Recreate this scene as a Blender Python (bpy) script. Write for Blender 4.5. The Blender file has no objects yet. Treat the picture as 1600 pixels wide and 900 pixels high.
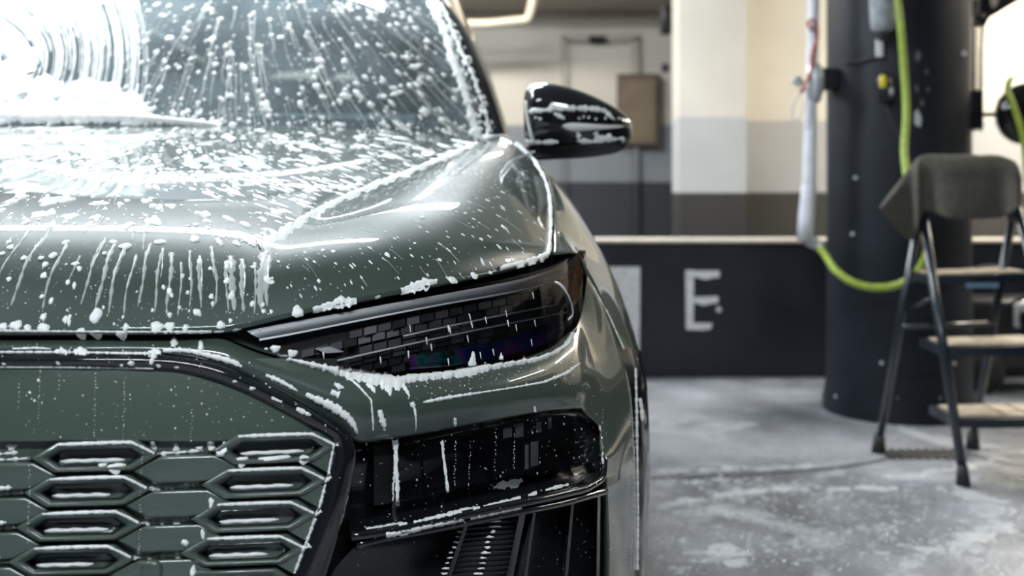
import bpy, bmesh, math, random
import numpy as np
from mathutils import Vector, Matrix
from mathutils.bvhtree import BVHTree
random.seed(11)
rng = np.random.default_rng(5)
scene = bpy.context.scene
COL = scene.collection
pi = math.pi

# ------------------------------------------------------------------ camera
CX, CY, CZ = 0.76, -1.30, 1.0          # eye point; the car's nose is at y = 0, 
X0 = -0.08                             # the car's centre plane
FPX, HOR = 1700.0, 290.0               # focal length in pixels, height of the horizon in the frame
cam_d = bpy.data.cameras.new('camera')
cam_d.sensor_width = 36.0
cam_d.sensor_fit = 'HORIZONTAL'
cam_d.lens = FPX / 1600 * 36.0
cam_d.shift_y = (HOR - 450.0) / 1600.0
cam_d.dof.use_dof = True
cam_d.dof.focus_distance = 1.58
cam_d.dof.aperture_fstop = 2.9
cam_d.clip_start = 0.05
cam = bpy.data.objects.new('camera', cam_d)
cam.location = (CX, CY, CZ)
cam.rotation_euler = (pi / 2, 0, 0)
COL.objects.link(cam)
scene.camera = cam

# ------------------------------------------------------------------ world, exposure
scene.view_settings.view_transform = 'Standard'
scene.view_settings.look = 'None'
scene.view_settings.exposure = 0.75
scene.view_settings.gamma = 1.0
scene.view_settings.use_curve_mapping = False
world = bpy.data.worlds.new('world')
scene.world = world
world.use_nodes = True
world.node_tree.nodes['Background'].inputs[0].default_value = (0.75, 0.85, 1.0, 1)
world.node_tree.nodes['Background'].inputs[1].default_value = 0.10
scene.cycles.use_denoising = True
scene.cycles.max_bounces = 8
scene.cycles.transparent_max_bounces = 16
scene.cycles.caustics_reflective = False
scene.cycles.caustics_refractive = False
scene.cycles.sample_clamp_indirect = 6.0

# ceiling tube lamps: (x, y, length, turned along y, watts)
CEIL = 3.0
TUBES = [
    (-0.5, 2.30, 2.3, False, 62, .20, 'ceiling lamp above the windscreen of the car'), (-2.1, 1.78, 1.1, False, 40, .35, 'broad ceiling lamp beyond the far side of the car'),
    (0.0, 4.6, 2.0, False, 50, .15, 'ceiling lamp behind the car near the low wall'),
    (0.7, -2.2, 1.6, False, 50, .24, 'ceiling lamp far in front of the car'), (-1.6, -0.6, 1.5, False, 18, .24, 'ceiling lamp just ahead of the bumper'),
    (4.7, 5.0, 1.6, True, 78, .24, 'warm ceiling lamp by the cream wall'), (5.2, 2.9, 1.6, True, 26, .24, 'warm ceiling lamp to the right of the ladder'),
    (0.2, 6.4, 1.5, False, 24, .24, 'warm ceiling lamp over the passage to the far door'),
]

# ------------------------------------------------------------------ helpers
def P(px, py, y):
    """photo pixel (1600 x 900) and distance y -> point of the place"""
    d = y - CY
    return Vector((CX + (px - 800) * d / FPX, y, CZ - (py - HOR) * d / FPX))

def link(name, me, mat=None, parent=None, smooth=True):
    o = bpy.data.objects.new(name, me)
    COL.objects.link(o)
    if mat is not None and not me.materials:
        me.materials.append(mat)
    if parent is not None:
        o.parent = parent
    if smooth and len(me.polygons):
        me.polygons.foreach_set('use_smooth', [True] * len(me.polygons))
    return o

def tag(o, label=None, cat=None, group=None, kind=None):
    if label: o['label'] = label
    if cat: o['category'] = cat
    if group: o['group'] = group
    if kind: o['kind'] = kind
    return o

def empty(name, loc, label, cat, group=None):
    o = bpy.data.objects.new(name, None)
    COL.objects.link(o)
    o.location = loc
    o.empty_display_size = 0.1
    return tag(o, label, cat, group)

class MB:
    def __init__(self): self.v = []; self.f = []
    def add(self, vs, fs):
        b = len(self.v)
        self.v += [tuple(p) for p in vs]
        self.f += [tuple(i + b for i in f) for f in fs]
        return self
    def box(self, c, s, rot=None):
        x, y, z = s[0] / 2, s[1] / 2, s[2] / 2
        vs = [Vector((i * x, j * y, k * z)) for i in (-1, 1) for j in (-1, 1) for k in (-1, 1)]
        if rot is not None: vs = [rot @ p for p in vs]
        c = Vector(c)
        return self.add([p + c for p in vs], [(0, 1, 3, 2), (4, 6, 7, 5), (0, 4, 5, 1), (2, 3, 7, 6), (0, 2, 6, 4), (1, 5, 7, 3)])
    def grid(self, G, flip=False):
        G = np.asarray(G); R, C = G.shape[:2]
        fs = []
        for r in range(R - 1):
            for c in range(C - 1):
                q = (r * C + c, r * C + c + 1, (r + 1) * C + c + 1, (r + 1) * C + c)
                fs.append(q[::-1] if flip else q)
        return self.add([tuple(p) for p in G.reshape(-1, 3)], fs)
    def tube(self, pts, r, n=8, cap=True):
        pts = [Vector(p) for p in pts]
        rs = r if isinstance(r, (list, tuple)) else [r] * len(pts)
        up = None; rings = []
        for i, p in enumerate(pts):
            t = (pts[min(i + 1, len(pts) - 1)] - pts[max(i - 1, 0)]).normalized()
            if up is None:
                up = Vector((0, 0, 1)) if abs(t.z) < .9 else Vector((1, 0, 0))
            a = t.cross(up).normalized(); b = a.cross(t).normalized(); up = b
            rings.append([p + (a * math.cos(2 * pi * k / n) + b * math.sin(2 * pi * k / n)) * rs[i] for k in range(n)])
        vs = [q for R in rings for q in R]
        fs = []
        for i in range(len(rings) - 1):
            for k in range(n):
                k2 = (k + 1) % n
                fs.append((i * n + k, i * n + k2, (i + 1) * n + k2, (i + 1) * n + k))
        if cap:
            fs.append(tuple(range(n))[::-1]); fs.append(tuple((len(rings) - 1) * n + k for k in range(n)))
        return self.add(vs, fs)
    def lathe(self, prof, c, n=24, axis='z'):
        vs = []; fs = []
        for (r, h) in prof:
            for k in range(n):
                a = 2 * pi * k / n
                q = (r * math.cos(a), r * math.sin(a), h)
                if axis == 'x': q = (q[2], q[0], q[1])
                if axis == 'y': q = (q[0], q[2], q[1])
                vs.append(Vector(q) + Vector(c))
        for i in range(len(prof) - 1):
            for k in range(n):
                k2 = (k + 1) % n
                fs.append((i * n + k, i * n + k2, (i + 1) * n + k2, (i + 1) * n + k))
        return self.add(vs, fs)
    def prism(self, poly, off):
        """closed polygon of points and an extrusion vector (or one per point)"""
        n = len(poly)
        A = [Vector(p) for p in poly]
        B = [a + (Vector(off[i]) if isinstance(off, list) else Vector(off)) for i, a in enumerate(A)]
        fs = [tuple(range(n)), tuple(range(2 * n - 1, n - 1, -1))]
        fs += [(i, i + n, (i + 1) % n + n, (i + 1) % n) for i in range(n)]
        return self.add(A + B, fs)
    def mirror(self):
        b = len(self.v); f0 = list(self.f)
        self.v += [(2 * X0 - x, y, z) for (x, y, z) in self.v]
        self.f += [tuple(i + b for i in f)[::-1] for f in f0]
        return self
    def mesh(self, name):
        me = bpy.data.meshes.new(name)
        me.from_pydata(self.v, [], self.f)
        bm = bmesh.new(); bm.from_mesh(me)
        bmesh.ops.remove_doubles(bm, verts=bm.verts, dist=1e-5)
        bmesh.ops.recalc_face_normals(bm, faces=bm.faces)
        bm.to_mesh(me); bm.free()
        return me
    def build(self, name, mat, parent=None, smooth=True, bevel=0, sharp=None):
        me = self.mesh(name)
        o = link(name, me, mat, parent, smooth)
        if bevel:
            m = o.modifiers.new('bevel', 'BEVEL'); m.width = bevel; m.segments = 2; m.limit_method = 'ANGLE'
        if sharp is not None or bevel:
            bm = bmesh.new(); bm.from_mesh(me)
            a = math.radians(sharp or 40)
            for e in bm.edges:
                if len(e.link_faces) == 2 and e.calc_face_angle(0) > a: e.smooth = False
            bm.to_mesh(me); bm.free()
        return o

def _hermite(Pn, t, n, breaks):
    """Pn (N, ...) control points at parameters t -> dense points, n per segment"""
    N = len(t)
    def tangent(i, side):
        if i == 0 or i == N - 1 or i in breaks:
            if side > 0 and i < N - 1: return (Pn[i + 1] - Pn[i]) / (t[i + 1] - t[i])
            if side < 0 and i > 0: return (Pn[i] - Pn[i - 1]) / (t[i] - t[i - 1])
            return (Pn[i] - Pn[i - 1]) / (t[i] - t[i - 1]) if i else (Pn[1] - Pn[0]) / (t[1] - t[0])
        h0, h1 = t[i] - t[i - 1], t[i + 1] - t[i]
        return ((Pn[i] - Pn[i - 1]) / h0 * h1 + (Pn[i + 1] - Pn[i]) / h1 * h0) / (h0 + h1)
    out = []
    for i in range(N - 1):
        h = t[i + 1] - t[i]
        m0, m1 = tangent(i, 1) * h, tangent(i + 1, -1) * h
        for k in range(n):
            s = k / n
            out.append((2*s**3-3*s**2+1)*Pn[i] + (s**3-2*s**2+s)*m0 + (-2*s**3+3*s**2)*Pn[i+1] + (s**3-s**2)*m1)
    out.append(Pn[-1])
    return np.array(out)

def surf(G, nr=6, nc=6, rb=(), cb=()):
    G = np.array([[tuple(p) for p in row] for row in G], float)
    dr = np.linalg.norm(G[1:] - G[:-1], axis=2).mean(1); tr = np.concatenate([[0], np.cumsum(np.maximum(dr, 1e-4))])
    dc = np.linalg.norm(G[:, 1:] - G[:, :-1], axis=2).mean(0); tc = np.concatenate([[0], np.cumsum(np.maximum(dc, 1e-4))])
    A = _hermite(G, tr, nr, rb)
    B = _hermite(A.transpose(1, 0, 2), tc, nc, cb).transpose(1, 0, 2)
    return B

def curve(pts, n=6):
    A = np.array([tuple(p) for p in pts], float)
    d = np.linalg.norm(A[1:] - A[:-1], axis=1)
    return _hermite(A, np.concatenate([[0], np.cumsum(np.maximum(d, 1e-5))]), n, ())

def interp(x, xs, ys): return float(np.interp(x, xs, ys))
def sstep(x): x = min(1, max(0, x)); return x * x * (3 - 2 * x)

# ------------------------------------------------------------------ materials
def mat(name, color, rough=.5, metal=0, coat=0, coat_rough=.03, noise=None, bump=None, spec=.5, **kw):
    m = bpy.data.materials.new(name); m.use_nodes = True
    nt = m.node_tree; b = nt.nodes['Principled BSDF']
    b.inputs['Base Color'].default_value = (*color, 1)
    b.inputs['Roughness'].default_value = rough
    b.inputs['Metallic'].default_value = metal
    b.inputs['Coat Weight'].default_value = coat
    b.inputs['Coat Roughness'].default_value = coat_rough
    b.inputs['Specular IOR Level'].default_value = spec
    for k, v in kw.items(): b.inputs[k].default_value = v
    tc = nt.nodes.new('ShaderNodeTexCoord')
    if noise:      # (scale, second colour, lo, hi)
        n = nt.nodes.new('ShaderNodeTexNoise'); n.inputs['Scale'].default_value = noise[0]; n.inputs['Detail'].default_value = 6
        r = nt.nodes.new('ShaderNodeMapRange'); r.inputs[1].default_value = noise[2]; r.inputs[2].default_value = noise[3]
        x = nt.nodes.new('ShaderNodeMix'); x.data_type = 'RGBA'
        x.inputs[6].default_value = (*color, 1); x.inputs[7].default_value = (*noise[1], 1)
        nt.links.new(tc.outputs['Object'], n.inputs['Vector']); nt.links.new(n.outputs[0], r.inputs[0])
        nt.links.new(r.outputs[0], x.inputs[0]); nt.links.new(x.outputs[2], b.inputs['Base Color'])
    if bump:       # (scale, strength, distance)
        n = nt.nodes.new('ShaderNodeTexNoise'); n.inputs['Scale'].default_value = bump[0]; n.inputs['Detail'].default_value = 4
        q = nt.nodes.new('ShaderNodeBump'); q.inputs['Strength'].default_value = bump[1]; q.inputs['Distance'].default_value = bump[2]
        nt.links.new(tc.outputs['Object'], n.inputs['Vector']); nt.links.new(n.outputs[0], q.inputs['Height'])
        nt.links.new(q.outputs[0], b.inputs['Normal'])
    return m

def glass(name, tint, refl=1.0, rough=0.0, ior=1.5, haze=0.0):
    """thin pane: see-through, mirrors more at grazing angles"""
    m = bpy.data.materials.new(name); m.use_nodes = True
    nt = m.node_tree; nt.nodes.clear()
    out = nt.nodes.new('ShaderNodeOutputMaterial'); mix = nt.nodes.new('ShaderNodeMixShader')
    t = nt.nodes.new('ShaderNodeBsdfTransparent'); t.inputs[0].default_value = (*tint, 1)
    g = nt.nodes.new('ShaderNodeBsdfGlossy'); g.inputs['Roughness'].default_value = rough
    g.inputs['Color'].default_value = (refl, refl, refl, 1)
    fr = nt.nodes.new('ShaderNodeFresnel'); fr.inputs[0].default_value = ior
    nt.links.new(fr.outputs[0], mix.inputs[0]); nt.links.new(t.outputs[0], mix.inputs[1])
    nt.links.new(g.outputs[0], mix.inputs[2]); nt.links.new(mix.outputs[0], out.inputs[0])
    if haze:       # wet soap film on the pane
        tc = nt.nodes.new('ShaderNodeTexCoord'); n = nt.nodes.new('ShaderNodeTexNoise'); n.inputs['Scale'].default_value = 5; n.inputs['Detail'].default_value = 4
        nt.links.new(tc.outputs['Object'], n.inputs['Vector'])
        r = nt.nodes.new('ShaderNodeMapRange'); r.inputs[1].default_value = .3; r.inputs[2].default_value = .7; r.inputs[3].default_value = haze * .5; r.inputs[4].default_value = haze * 1.4
        nt.links.new(n.outputs[0], r.inputs[0])
        df = nt.nodes.new('ShaderNodeBsdfDiffuse'); df.inputs[0].default_value = (.66, .80, .84, 1)
        m2 = nt.nodes.new('ShaderNodeMixShader')
        nt.links.new(r.outputs[0], m2.inputs[0]); nt.links.new(mix.outputs[0], m2.inputs[1]); nt.links.new(df.outputs[0], m2.inputs[2])
        nt.links.new(m2.outputs[0], out.inputs[0])
    return m

def banded(name, bands, rough=.6):
    """painted wall: horizontal bands of paint, [(top height, colour), ...] from the floor up"""
    m = mat(name, bands[0][1], rough)
    nt = m.node_tree; b = nt.nodes['Principled BSDF']
    ge = nt.nodes.new('ShaderNodeNewGeometry'); sx = nt.nodes.new('ShaderNodeSeparateXYZ')
    nt.links.new(ge.outputs['Position'], sx.inputs[0])
    prev = None
    for i in range(1, len(bands)):
        gt = nt.nodes.new('ShaderNodeMath'); gt.operation = 'GREATER_THAN'; gt.inputs[1].default_value = bands[i - 1][0]
        nt.links.new(sx.outputs[2], gt.inputs[0])
        x = nt.nodes.new('ShaderNodeMix'); x.data_type = 'RGBA'
        x.inputs[7].default_value = (*bands[i][1], 1)
        if prev: nt.links.new(prev.outputs[2], x.inputs[6])
        else: x.inputs[6].default_value = (*bands[0][1], 1)
        nt.links.new(gt.outputs[0], x.inputs[0]); prev = x
    n = nt.nodes.new('ShaderNodeTexNoise'); n.inputs['Scale'].default_value = 2.2; n.inputs['Detail'].default_value = 5
    nt.links.new(ge.outputs['Position'], n.inputs['Vector'])
    mr = nt.nodes.new('ShaderNodeMapRange'); mr.inputs[3].default_value = .82; mr.inputs[4].default_value = 1.1
    nt.links.new(n.outputs[0], mr.inputs[0])
    ml = nt.nodes.new('ShaderNodeMix'); ml.data_type = 'RGBA'; ml.blend_type = 'MULTIPLY'; ml.inputs[0].default_value = 1
    nt.links.new(prev.outputs[2], ml.inputs[6]); nt.links.new(mr.outputs[0], ml.inputs[7])
    nt.links.new(ml.outputs[2], b.inputs['Base Color'])
    return m

def emit(name, color, s):
    m = bpy.data.materials.new(name); m.use_nodes = True
    nt = m.node_tree; nt.nodes.clear()
    e = nt.nodes.new('ShaderNodeEmission'); e.inputs[0].default_value = (*color, 1); e.inputs[1].default_value = s
    o = nt.nodes.new('ShaderNodeOutputMaterial'); nt.links.new(e.outputs[0], o.inputs[0])
    return m

M = {}
M['paint'] = mat('green_paint', (.046, .066, .054), .38, .0, 1.0, .02, spec=.15)
M['paint_low'] = mat('green_plastic', (.058, .083, .067), .30, 0, .8, .05)
M['gloss'] = mat('gloss_black', (.006, .007, .009), .10, 0, .6, .02, spec=.5)
M['satin'] = mat('satin_black', (.012, .013, .015), .32)
M['matte'] = mat('matte_black', (.010, .010, .011), .8)
M['silver'] = mat('silver_trim', (.62, .63, .64), .22, .9)
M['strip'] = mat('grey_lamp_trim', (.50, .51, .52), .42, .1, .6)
M['cell'] = mat('lamp_cell', (.085, .087, .09), .4, .3, bump=(900, .4, .001))
M['amber'] = mat('amber_reflector', (.95, .42, .18), .35, 0, 1.0, .03, noise=(60, (.70, .30, .14), .4, .6))
M['pale_line'] = mat('pale_guide_and_glint', (.80, .82, .84), .3, 0, .5)
M['film'] = mat('coated_reflector', (.03, .05, .30), .18, .3, 1.0, .05)
def film_nodes():  # the coating's iridescent reflections, painted in as patches of colour
    nt = M['film'].node_tree; b = nt.nodes['Principled BSDF']; tc = nt.nodes.new('ShaderNodeTexCoord')
    n = nt.nodes.new('ShaderNodeTexNoise'); n.inputs['Scale'].default_value = 16; n.inputs['Detail'].default_value = 2
    r = nt.nodes.new('ShaderNodeValToRGB'); e = r.color_ramp.elements
    e[0].position = .30; e[0].color = (.01, .012, .02, 1); e[1].position = .74; e[1].color = (.30, .14, .04, 1)
    for p_, c_ in ((.42, (.02, .05, .34, 1)), (.52, (.20, .03, .30, 1)), (.60, (.02, .20, .20, 1)), (.66, (.01, .012, .02, 1))):
        q = e.new(p_); q.color = c_
    nt.links.new(tc.outputs['Object'], n.inputs['Vector']); nt.links.new(n.outputs[0], r.inputs[0]); nt.links.new(r.outputs[0], b.inputs['Base Color'])
film_nodes()
M['screen'] = glass('windscreen_glass', (.66, .80, .82), 1.0, ior=1.6, haze=.20)
M['lens'] = glass('clear_lens', (.96, .97, .98), .38)
M['smoke'] = glass('smoked_lens', (.78, .79, .81), .55)
M['foam'] = mat('white_foam', (.80, .82, .80), .55, bump=(260, .5, .002))
def foam_nodes():
    nt = M['foam'].node_tree; b = nt.nodes['Principled BSDF']; tc = nt.nodes.new('ShaderNodeTexCoord')
    v = nt.nodes.new('ShaderNodeTexVoronoi'); v.inputs['Scale'].default_value = 330
    n = nt.nodes.new('ShaderNodeTexNoise'); n.inputs['Scale'].default_value = 45
    r = nt.nodes.new('ShaderNodeMapRange'); r.inputs[1].default_value = .16; r.inputs[2].default_value = .30; r.inputs[3].default_value = 1; r.inputs[4].default_value = 0
    r2 = nt.nodes.new('ShaderNodeMapRange'); r2.inputs[1].default_value = .50; r2.inputs[2].default_value = .58
    m = nt.nodes.new('ShaderNodeMath'); m.operation = 'MULTIPLY'
    x = nt.nodes.new('ShaderNodeMix'); x.data_type = 'RGBA'; x.inputs[6].default_value = (.80, .82, .80, 1); x.inputs[7].default_value = (.16, .18, .16, 1)
    for q in (v, n): nt.links.new(tc.outputs['Object'], q.inputs['Vector'])
    nt.links.new(v.outputs['Distance'], r.inputs[0]); nt.links.new(n.outputs[0], r2.inputs[0])
    nt.links.new(r.outputs[0], m.inputs[0]); nt.links.new(r2.outputs[0], m.inputs[1])
    nt.links.new(m.outputs[0], x.inputs[0]); nt.links.new(x.outputs[2], b.inputs['Base Color'])
foam_nodes()
M['film_foam'] = mat('thin_foam', (.66, .69, .66), .5, bump=(300, .4, .001), Alpha=.55)
M['drop'] = mat('water_drop', (.5, .53, .52), .08, 0, 1.0, .04, IOR=2.2, Alpha=.8)
M['floor_film'] = mat('floor_soap', (.78, .80, .82), .35, Alpha=.5)
M['rubber'] = mat('black_rubber', (.018, .018, .019), .7)
M['seat'] = mat('grey_upholstery', (.24, .30, .32), .6)
# ================================================================== the room
def fl(px, py):
    """point on the floor seen at a pixel"""
    d = FPX * CZ / (py - HOR)
    return Vector((CX + (px - 800) * d / FPX, CY + d, 0))

M['floor'] = mat('wet_concrete', (.22, .225, .235), .3)
def floor_nodes():
    m = M['floor']; nt = m.node_tree; b = nt.nodes['Principled BSDF']
    ge = nt.nodes.new('ShaderNodeNewGeometry')
    def noise(scale, detail, lo, hi, a=0., c=1., dist=0.):
        n = nt.nodes.new('ShaderNodeTexNoise'); n.inputs['Scale'].default_value = scale; n.inputs['Detail'].default_value = detail
        n.inputs['Distortion'].default_value = dist
        nt.links.new(ge.outputs['Position'], n.inputs['Vector'])
        r = nt.nodes.new('ShaderNodeMapRange'); r.inputs[1].default_value = lo; r.inputs[2].default_value = hi
        r.inputs[3].default_value = a; r.inputs[4].default_value = c
        nt.links.new(n.outputs[0], r.inputs[0]); return r
    stain = noise(1.6, 8, .35, .65)
    x = nt.nodes.new('ShaderNodeMix'); x.data_type = 'RGBA'
    x.inputs[6].default_value = (.135, .142, .152, 1); x.inputs[7].default_value = (.40, .415, .445, 1)
    nt.links.new(stain.outputs[0], x.inputs[0])
    film = noise(2.3, 9, .56, .66, 0., .55, 1.2)          # dried soap film lying on the concrete
    y = nt.nodes.new('ShaderNodeMix'); y.data_type = 'RGBA'; y.inputs[7].default_value = (.62, .64, .66, 1)
    nt.links.new(film.outputs[0], y.inputs[0]); nt.links.new(x.outputs[2], y.inputs[6])
    nt.links.new(y.outputs[2], b.inputs['Base Color'])
    wet = noise(1.1, 4, .44, .58, .05, .42)
    nt.links.new(wet.outputs[0], b.inputs['Roughness'])
    n = nt.nodes.new('ShaderNodeTexNoise'); n.inputs['Scale'].default_value = 26; n.inputs['Detail'].default_value = 5
    nt.links.new(ge.outputs['Position'], n.inputs['Vector'])
    q = nt.nodes.new('ShaderNodeBump'); q.inputs['Strength'].default_value = .35; q.inputs['Distance'].default_value = .01
    nt.links.new(n.outputs[0], q.inputs['Height'])
    n2 = nt.nodes.new('ShaderNodeTexNoise'); n2.inputs['Scale'].default_value = 58; n2.inputs['Detail'].default_value = 1
    nt.links.new(ge.outputs['Position'], n2.inputs['Vector'])
    q2 = nt.nodes.new('ShaderNodeBump'); q2.inputs['Strength'].default_value = .55; q2.inputs['Distance'].default_value = .012
    nt.links.new(n2.outputs[0], q2.inputs['Height']); nt.links.new(q.outputs[0], q2.inputs['Normal'])
    nt.links.new(q2.outputs[0], b.inputs['Normal'])
floor_nodes()
M['black_wall'] = mat('black_wall_paint', (.006, .008, .013), .42, noise=(3.5, (.014, .018, .026), .45, .75), bump=(20, .25, .004))
M['ledge'] = mat('pale_ledge', (.55, .50, .42), .6, noise=(8, (.40, .36, .30), .45, .7))
M['far'] = banded('banded_far_wall', [(1.03, (.020, .021, .025)), (1.50, (.20, .21, .22)), (9, (.50, .46, .39))])
M['pillar'] = banded('banded_pillar', [(.955, (.035, .032, .028)), (1.43, (.47, .47, .46)), (9, (.66, .62, .54))])
M['side'] = banded('banded_side_wall', [(.955, (.055, .050, .042)), (1.43, (.50, .49, .47)), (9, (.80, .74, .62))])
M['grey_wall'] = mat('grey_wall', (.10, .105, .11), .7, noise=(2, (.06, .06, .065), .4, .7))
M['ceiling'] = mat('ceiling_paint', (.50, .52, .54), .8, noise=(1.5, (.40, .42, .44), .4, .7))
M['column'] = mat('black_column', (.006, .009, .014), .5, .0, .0, .25, spec=.3, noise=(5, (.011, .015, .022), .45, .7), bump=(30, .12, .003))
M['white_letter'] = mat('white_wall_paint', (.72, .72, .72), .6, noise=(30, (.50, .50, .50), .5, .75))

def struct(o): o['kind'] = 'structure'; return o

struct(MB().add([(-6, -6, 0), (7, -6, 0), (7, 9, 0), (-6, 9, 0)], [(0, 1, 2, 3)]).build('floor', M['floor'], smooth=False))
struct(MB().box((.5, 1.5, CEIL + .1), (13, 15, .2)).build('ceiling', M['ceiling'], smooth=False))
WY = 4.37
low = struct(MB().box((.5, WY + .11, .352), (13, .22, .70)).build('wall_low', M['black_wall'], smooth=False))
MB().box((.5, WY + .105, .7105), (13, .25, .017)).build('ledge', M['ledge'], low, bevel=.004)
struct(MB().box((-1.5, 7.8, 1.5), (9.4, .2, 3)).build('wall_back', M['far'], smooth=False))
struct(MB().box((2.02, 5.68, 1.5), (.42, .31, 3)).build('pillar', M['pillar'], smooth=False))
struct(MB().box((4.6, 6.0, 1.5), (4.8, .2, 3)).build('wall_side', M['side'], smooth=False))
M['right'] = banded('banded_right_wall', [(1.25, (.02, .021, .024)), (1.75, (.20, .20, .20)), (9, (.50, .46, .39))])
struct(MB().box((7.1, 1.5, 1.5), (.2, 15, 3)).build('wall_right', M['right'], smooth=False))
for (x, y) in ((5.4, 1.1), (5.6, -1.4), (5.2, -3.6)):  # unseen columns, added to give the fender streaky reflections
    struct(MB().lathe([(.325, 0), (.306, .12), (.306, CEIL)], (x, y, 0), 32).build('round_column', M['column']))
struct(MB().box((-6.1, 1.5, 1.5), (.2, 15, 3)).build('wall_left', M['grey_wall'], smooth=False))
struct(MB().box((.5, -6.1, 1.5), (13.4, .2, 3)).build('wall_front', M['grey_wall'], smooth=False))
M['soffit'] = mat('beige_soffit', (.36, .32, .26), .7)
struct(MB().box((-1.4, 7.35, 2.72), (8.6, .7, .56)).build('trim_1', M['soffit'], smooth=False, bevel=.01))

struct(MB().box((4.0, -.4, .75), (.12, 6.0, 1.5)).build('wall_dark_reflector', M['black_wall'], smooth=False))  # unseen partition, added so the fender has something dark to reflect
# far wall: door with closer, brown board, overhead pipe
FY = 7.695
M['frame'] = banded('banded_door_frame', [(1.03, (.018, .019, .022)), (1.50, (.16, .165, .17)), (9, (.36, .33, .28))])
M['door'] = M['far']
a, b = P(882, 60, FY), P(992, 60, FY)
mb = MB().box(((a.x + b.x) / 2, FY - .01, a.z / 2 - .02), (b.x - a.x - .06, .04, a.z - .06))
d1 = struct(mb.build('door_1', M['door'], smooth=False, bevel=.004))
for x in (a.x, b.x): MB().box((x, FY - .02, a.z / 2), (.06, .08, a.z)).build('door_frame', M['frame'], d1, bevel=.005)
MB().box(((a.x + b.x) / 2, FY - .02, a.z), (b.x - a.x + .06, .08, .06)).build('door_frame', M['frame'], d1, bevel=.005)
c = P(933, 62, FY - .08)
MB().box(c, (.14, .07, .055)).build('door_closer', M['matte'], d1, bevel=.012)
M['board'] = mat('brown_board', (.155, .115, .07), .6, noise=(6, (.11, .08, .05), .4, .7))
M['board_edge'] = mat('brown_board_edge', (.075, .055, .038), .6)
a, b = P(964, 116, FY - .05), P(1031, 229, FY - .05)
o = empty('wall_cabinet', ((a.x + b.x) / 2, FY - .06, b.z), 'brown wooden wall cabinet beside the door on the far wall', 'cabinet')
def under(o, mb, name, m, **k):
    """build world-space geometry as a part of o"""
    L = Vector(o.location)
    mb.v = [tuple(Vector(p) - L) for p in mb.v]
    return mb.build(name, m, o, **k)
under(o, MB().box(((a.x + b.x) / 2, FY - .05, (a.z + b.z) / 2), (b.x - a.x, .1, a.z - b.z)), 'body', M['board_edge'], smooth=False, bevel=.006)
under(o, MB().box(((a.x + b.x) / 2 - .012, FY - .112, (a.z + b.z) / 2 - .015), (b.x - a.x - .06, .024, a.z - b.z - .07)), 'door', M['board'], smooth=False, bevel=.005)
M['beige'] = mat('beige_pipe_paint', (.42, .37, .29), .5)
pp = [P(560, 33, 6.9), P(812, 33, 6.9), P(824, 31, 6.9), P(828, 22, 6.9), P(832, -70, 6.9)]
o = MB().tube(curve(pp, 5), .034, 10).build('ceiling_pipe', M['beige'])
tag(o, 'beige service pipe bending up to the ceiling above the far door', 'pipe')
a = P(1041, 32, 6.5)
o = empty('wall_speaker', (a.x, a.y, a.z), 'small dark box high on the far side of the pale pillar', 'junction box')
MB().box((0, 0, 0), (.08, .12, .20)).build('casing', M['satin'], o, bevel=.015)
MB().box((-.005, .02, -.34), (.05, .08, .06)).build('bracket', M['satin'], o, bevel=.01)

# lettering on the low wall
def letter(poly_list, name, label):
    mb = MB()
    for poly in poly_list:
        A = [P(x, y, WY - .002) for x, y in poly]
        mb.prism(A, (0, -.004, 0))
    o = mb.build(name, M['white_letter'], smooth=False)
    tag(o, label, 'lettering'); return o
letter([[(1071, 422), (1084, 422), (1083, 515), (1072, 515)], [(1084, 423), (1124, 423), (1124, 433), (1112, 434), (1104, 437), (1084, 432)],
        [(1084, 464), (1122, 463), (1122, 473), (1112, 474), (1100, 477), (1084, 473)], [(1083, 505), (1113, 505), (1110, 514), (1098, 516), (1083, 515)]],
       'wall_letter', 'thin white painted letter E on the black low wall')
letter([[(940, 417), (1000, 417), (999, 560), (940, 560)]], 'wall_mark', 'broad white painted mark on the black wall beside the car')
o = MB().lathe([(0, -.012), (.010, -.010), (.014, 0)], P(1123, 484, WY), 12, 'y').build('wall_bolt', M['white_letter'])
tag(o, 'small white bolt head next to the letter E', 'bolt')

# ------------------------------------------------------------------ ceiling lamps
M['lamp_case'] = mat('lamp_casing', (.7, .7, .7), .4)
for (x, y, ln, turned, w, wd, lab) in TUBES:
    t = empty('tube_lamp', (x, y, CEIL), lab, 'lamp', 'ceiling tube lamps')
    s = (wd, ln, .05) if turned else (ln, wd, .05)
    MB().box((0, 0, -.027), s).build('casing', M['lamp_case'], t, smooth=False)
    e = emit('tube_glow', (.92, .96, 1.0) if y < 4.7 and x < 4 else (1.0, .94, .84), w / (ln * wd) * .30)
    ax = [(0, -ln / 2 + .03, -.085), (0, ln / 2 - .03, -.085)] if turned else [(-ln / 2 + .03, 0, -.085), (ln / 2 - .03, 0, -.085)]
    MB().tube(ax, .034, 12).build('tube', e, t)
    for q in ax:
        MB().box((q[0], q[1], -.075), (.05, .05, .07)).build('socket', M['lamp_case'], t, smooth=False)
    ld = bpy.data.lights.new('tube_light', 'AREA'); ld.shape = 'RECTANGLE'; ld.size = ln; ld.size_y = wd * .85; ld.energy = w
    ld.color = (.86, .94, 1.0) if y < 4.7 and x < 4 else (1.0, .93, .81)
    lo = bpy.data.objects.new('tube_light', ld); COL.objects.link(lo); lo.parent = t
    lo.location = (0, 0, -.125); lo.rotation_euler = (0, 0, pi / 2 if turned else 0)

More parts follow.
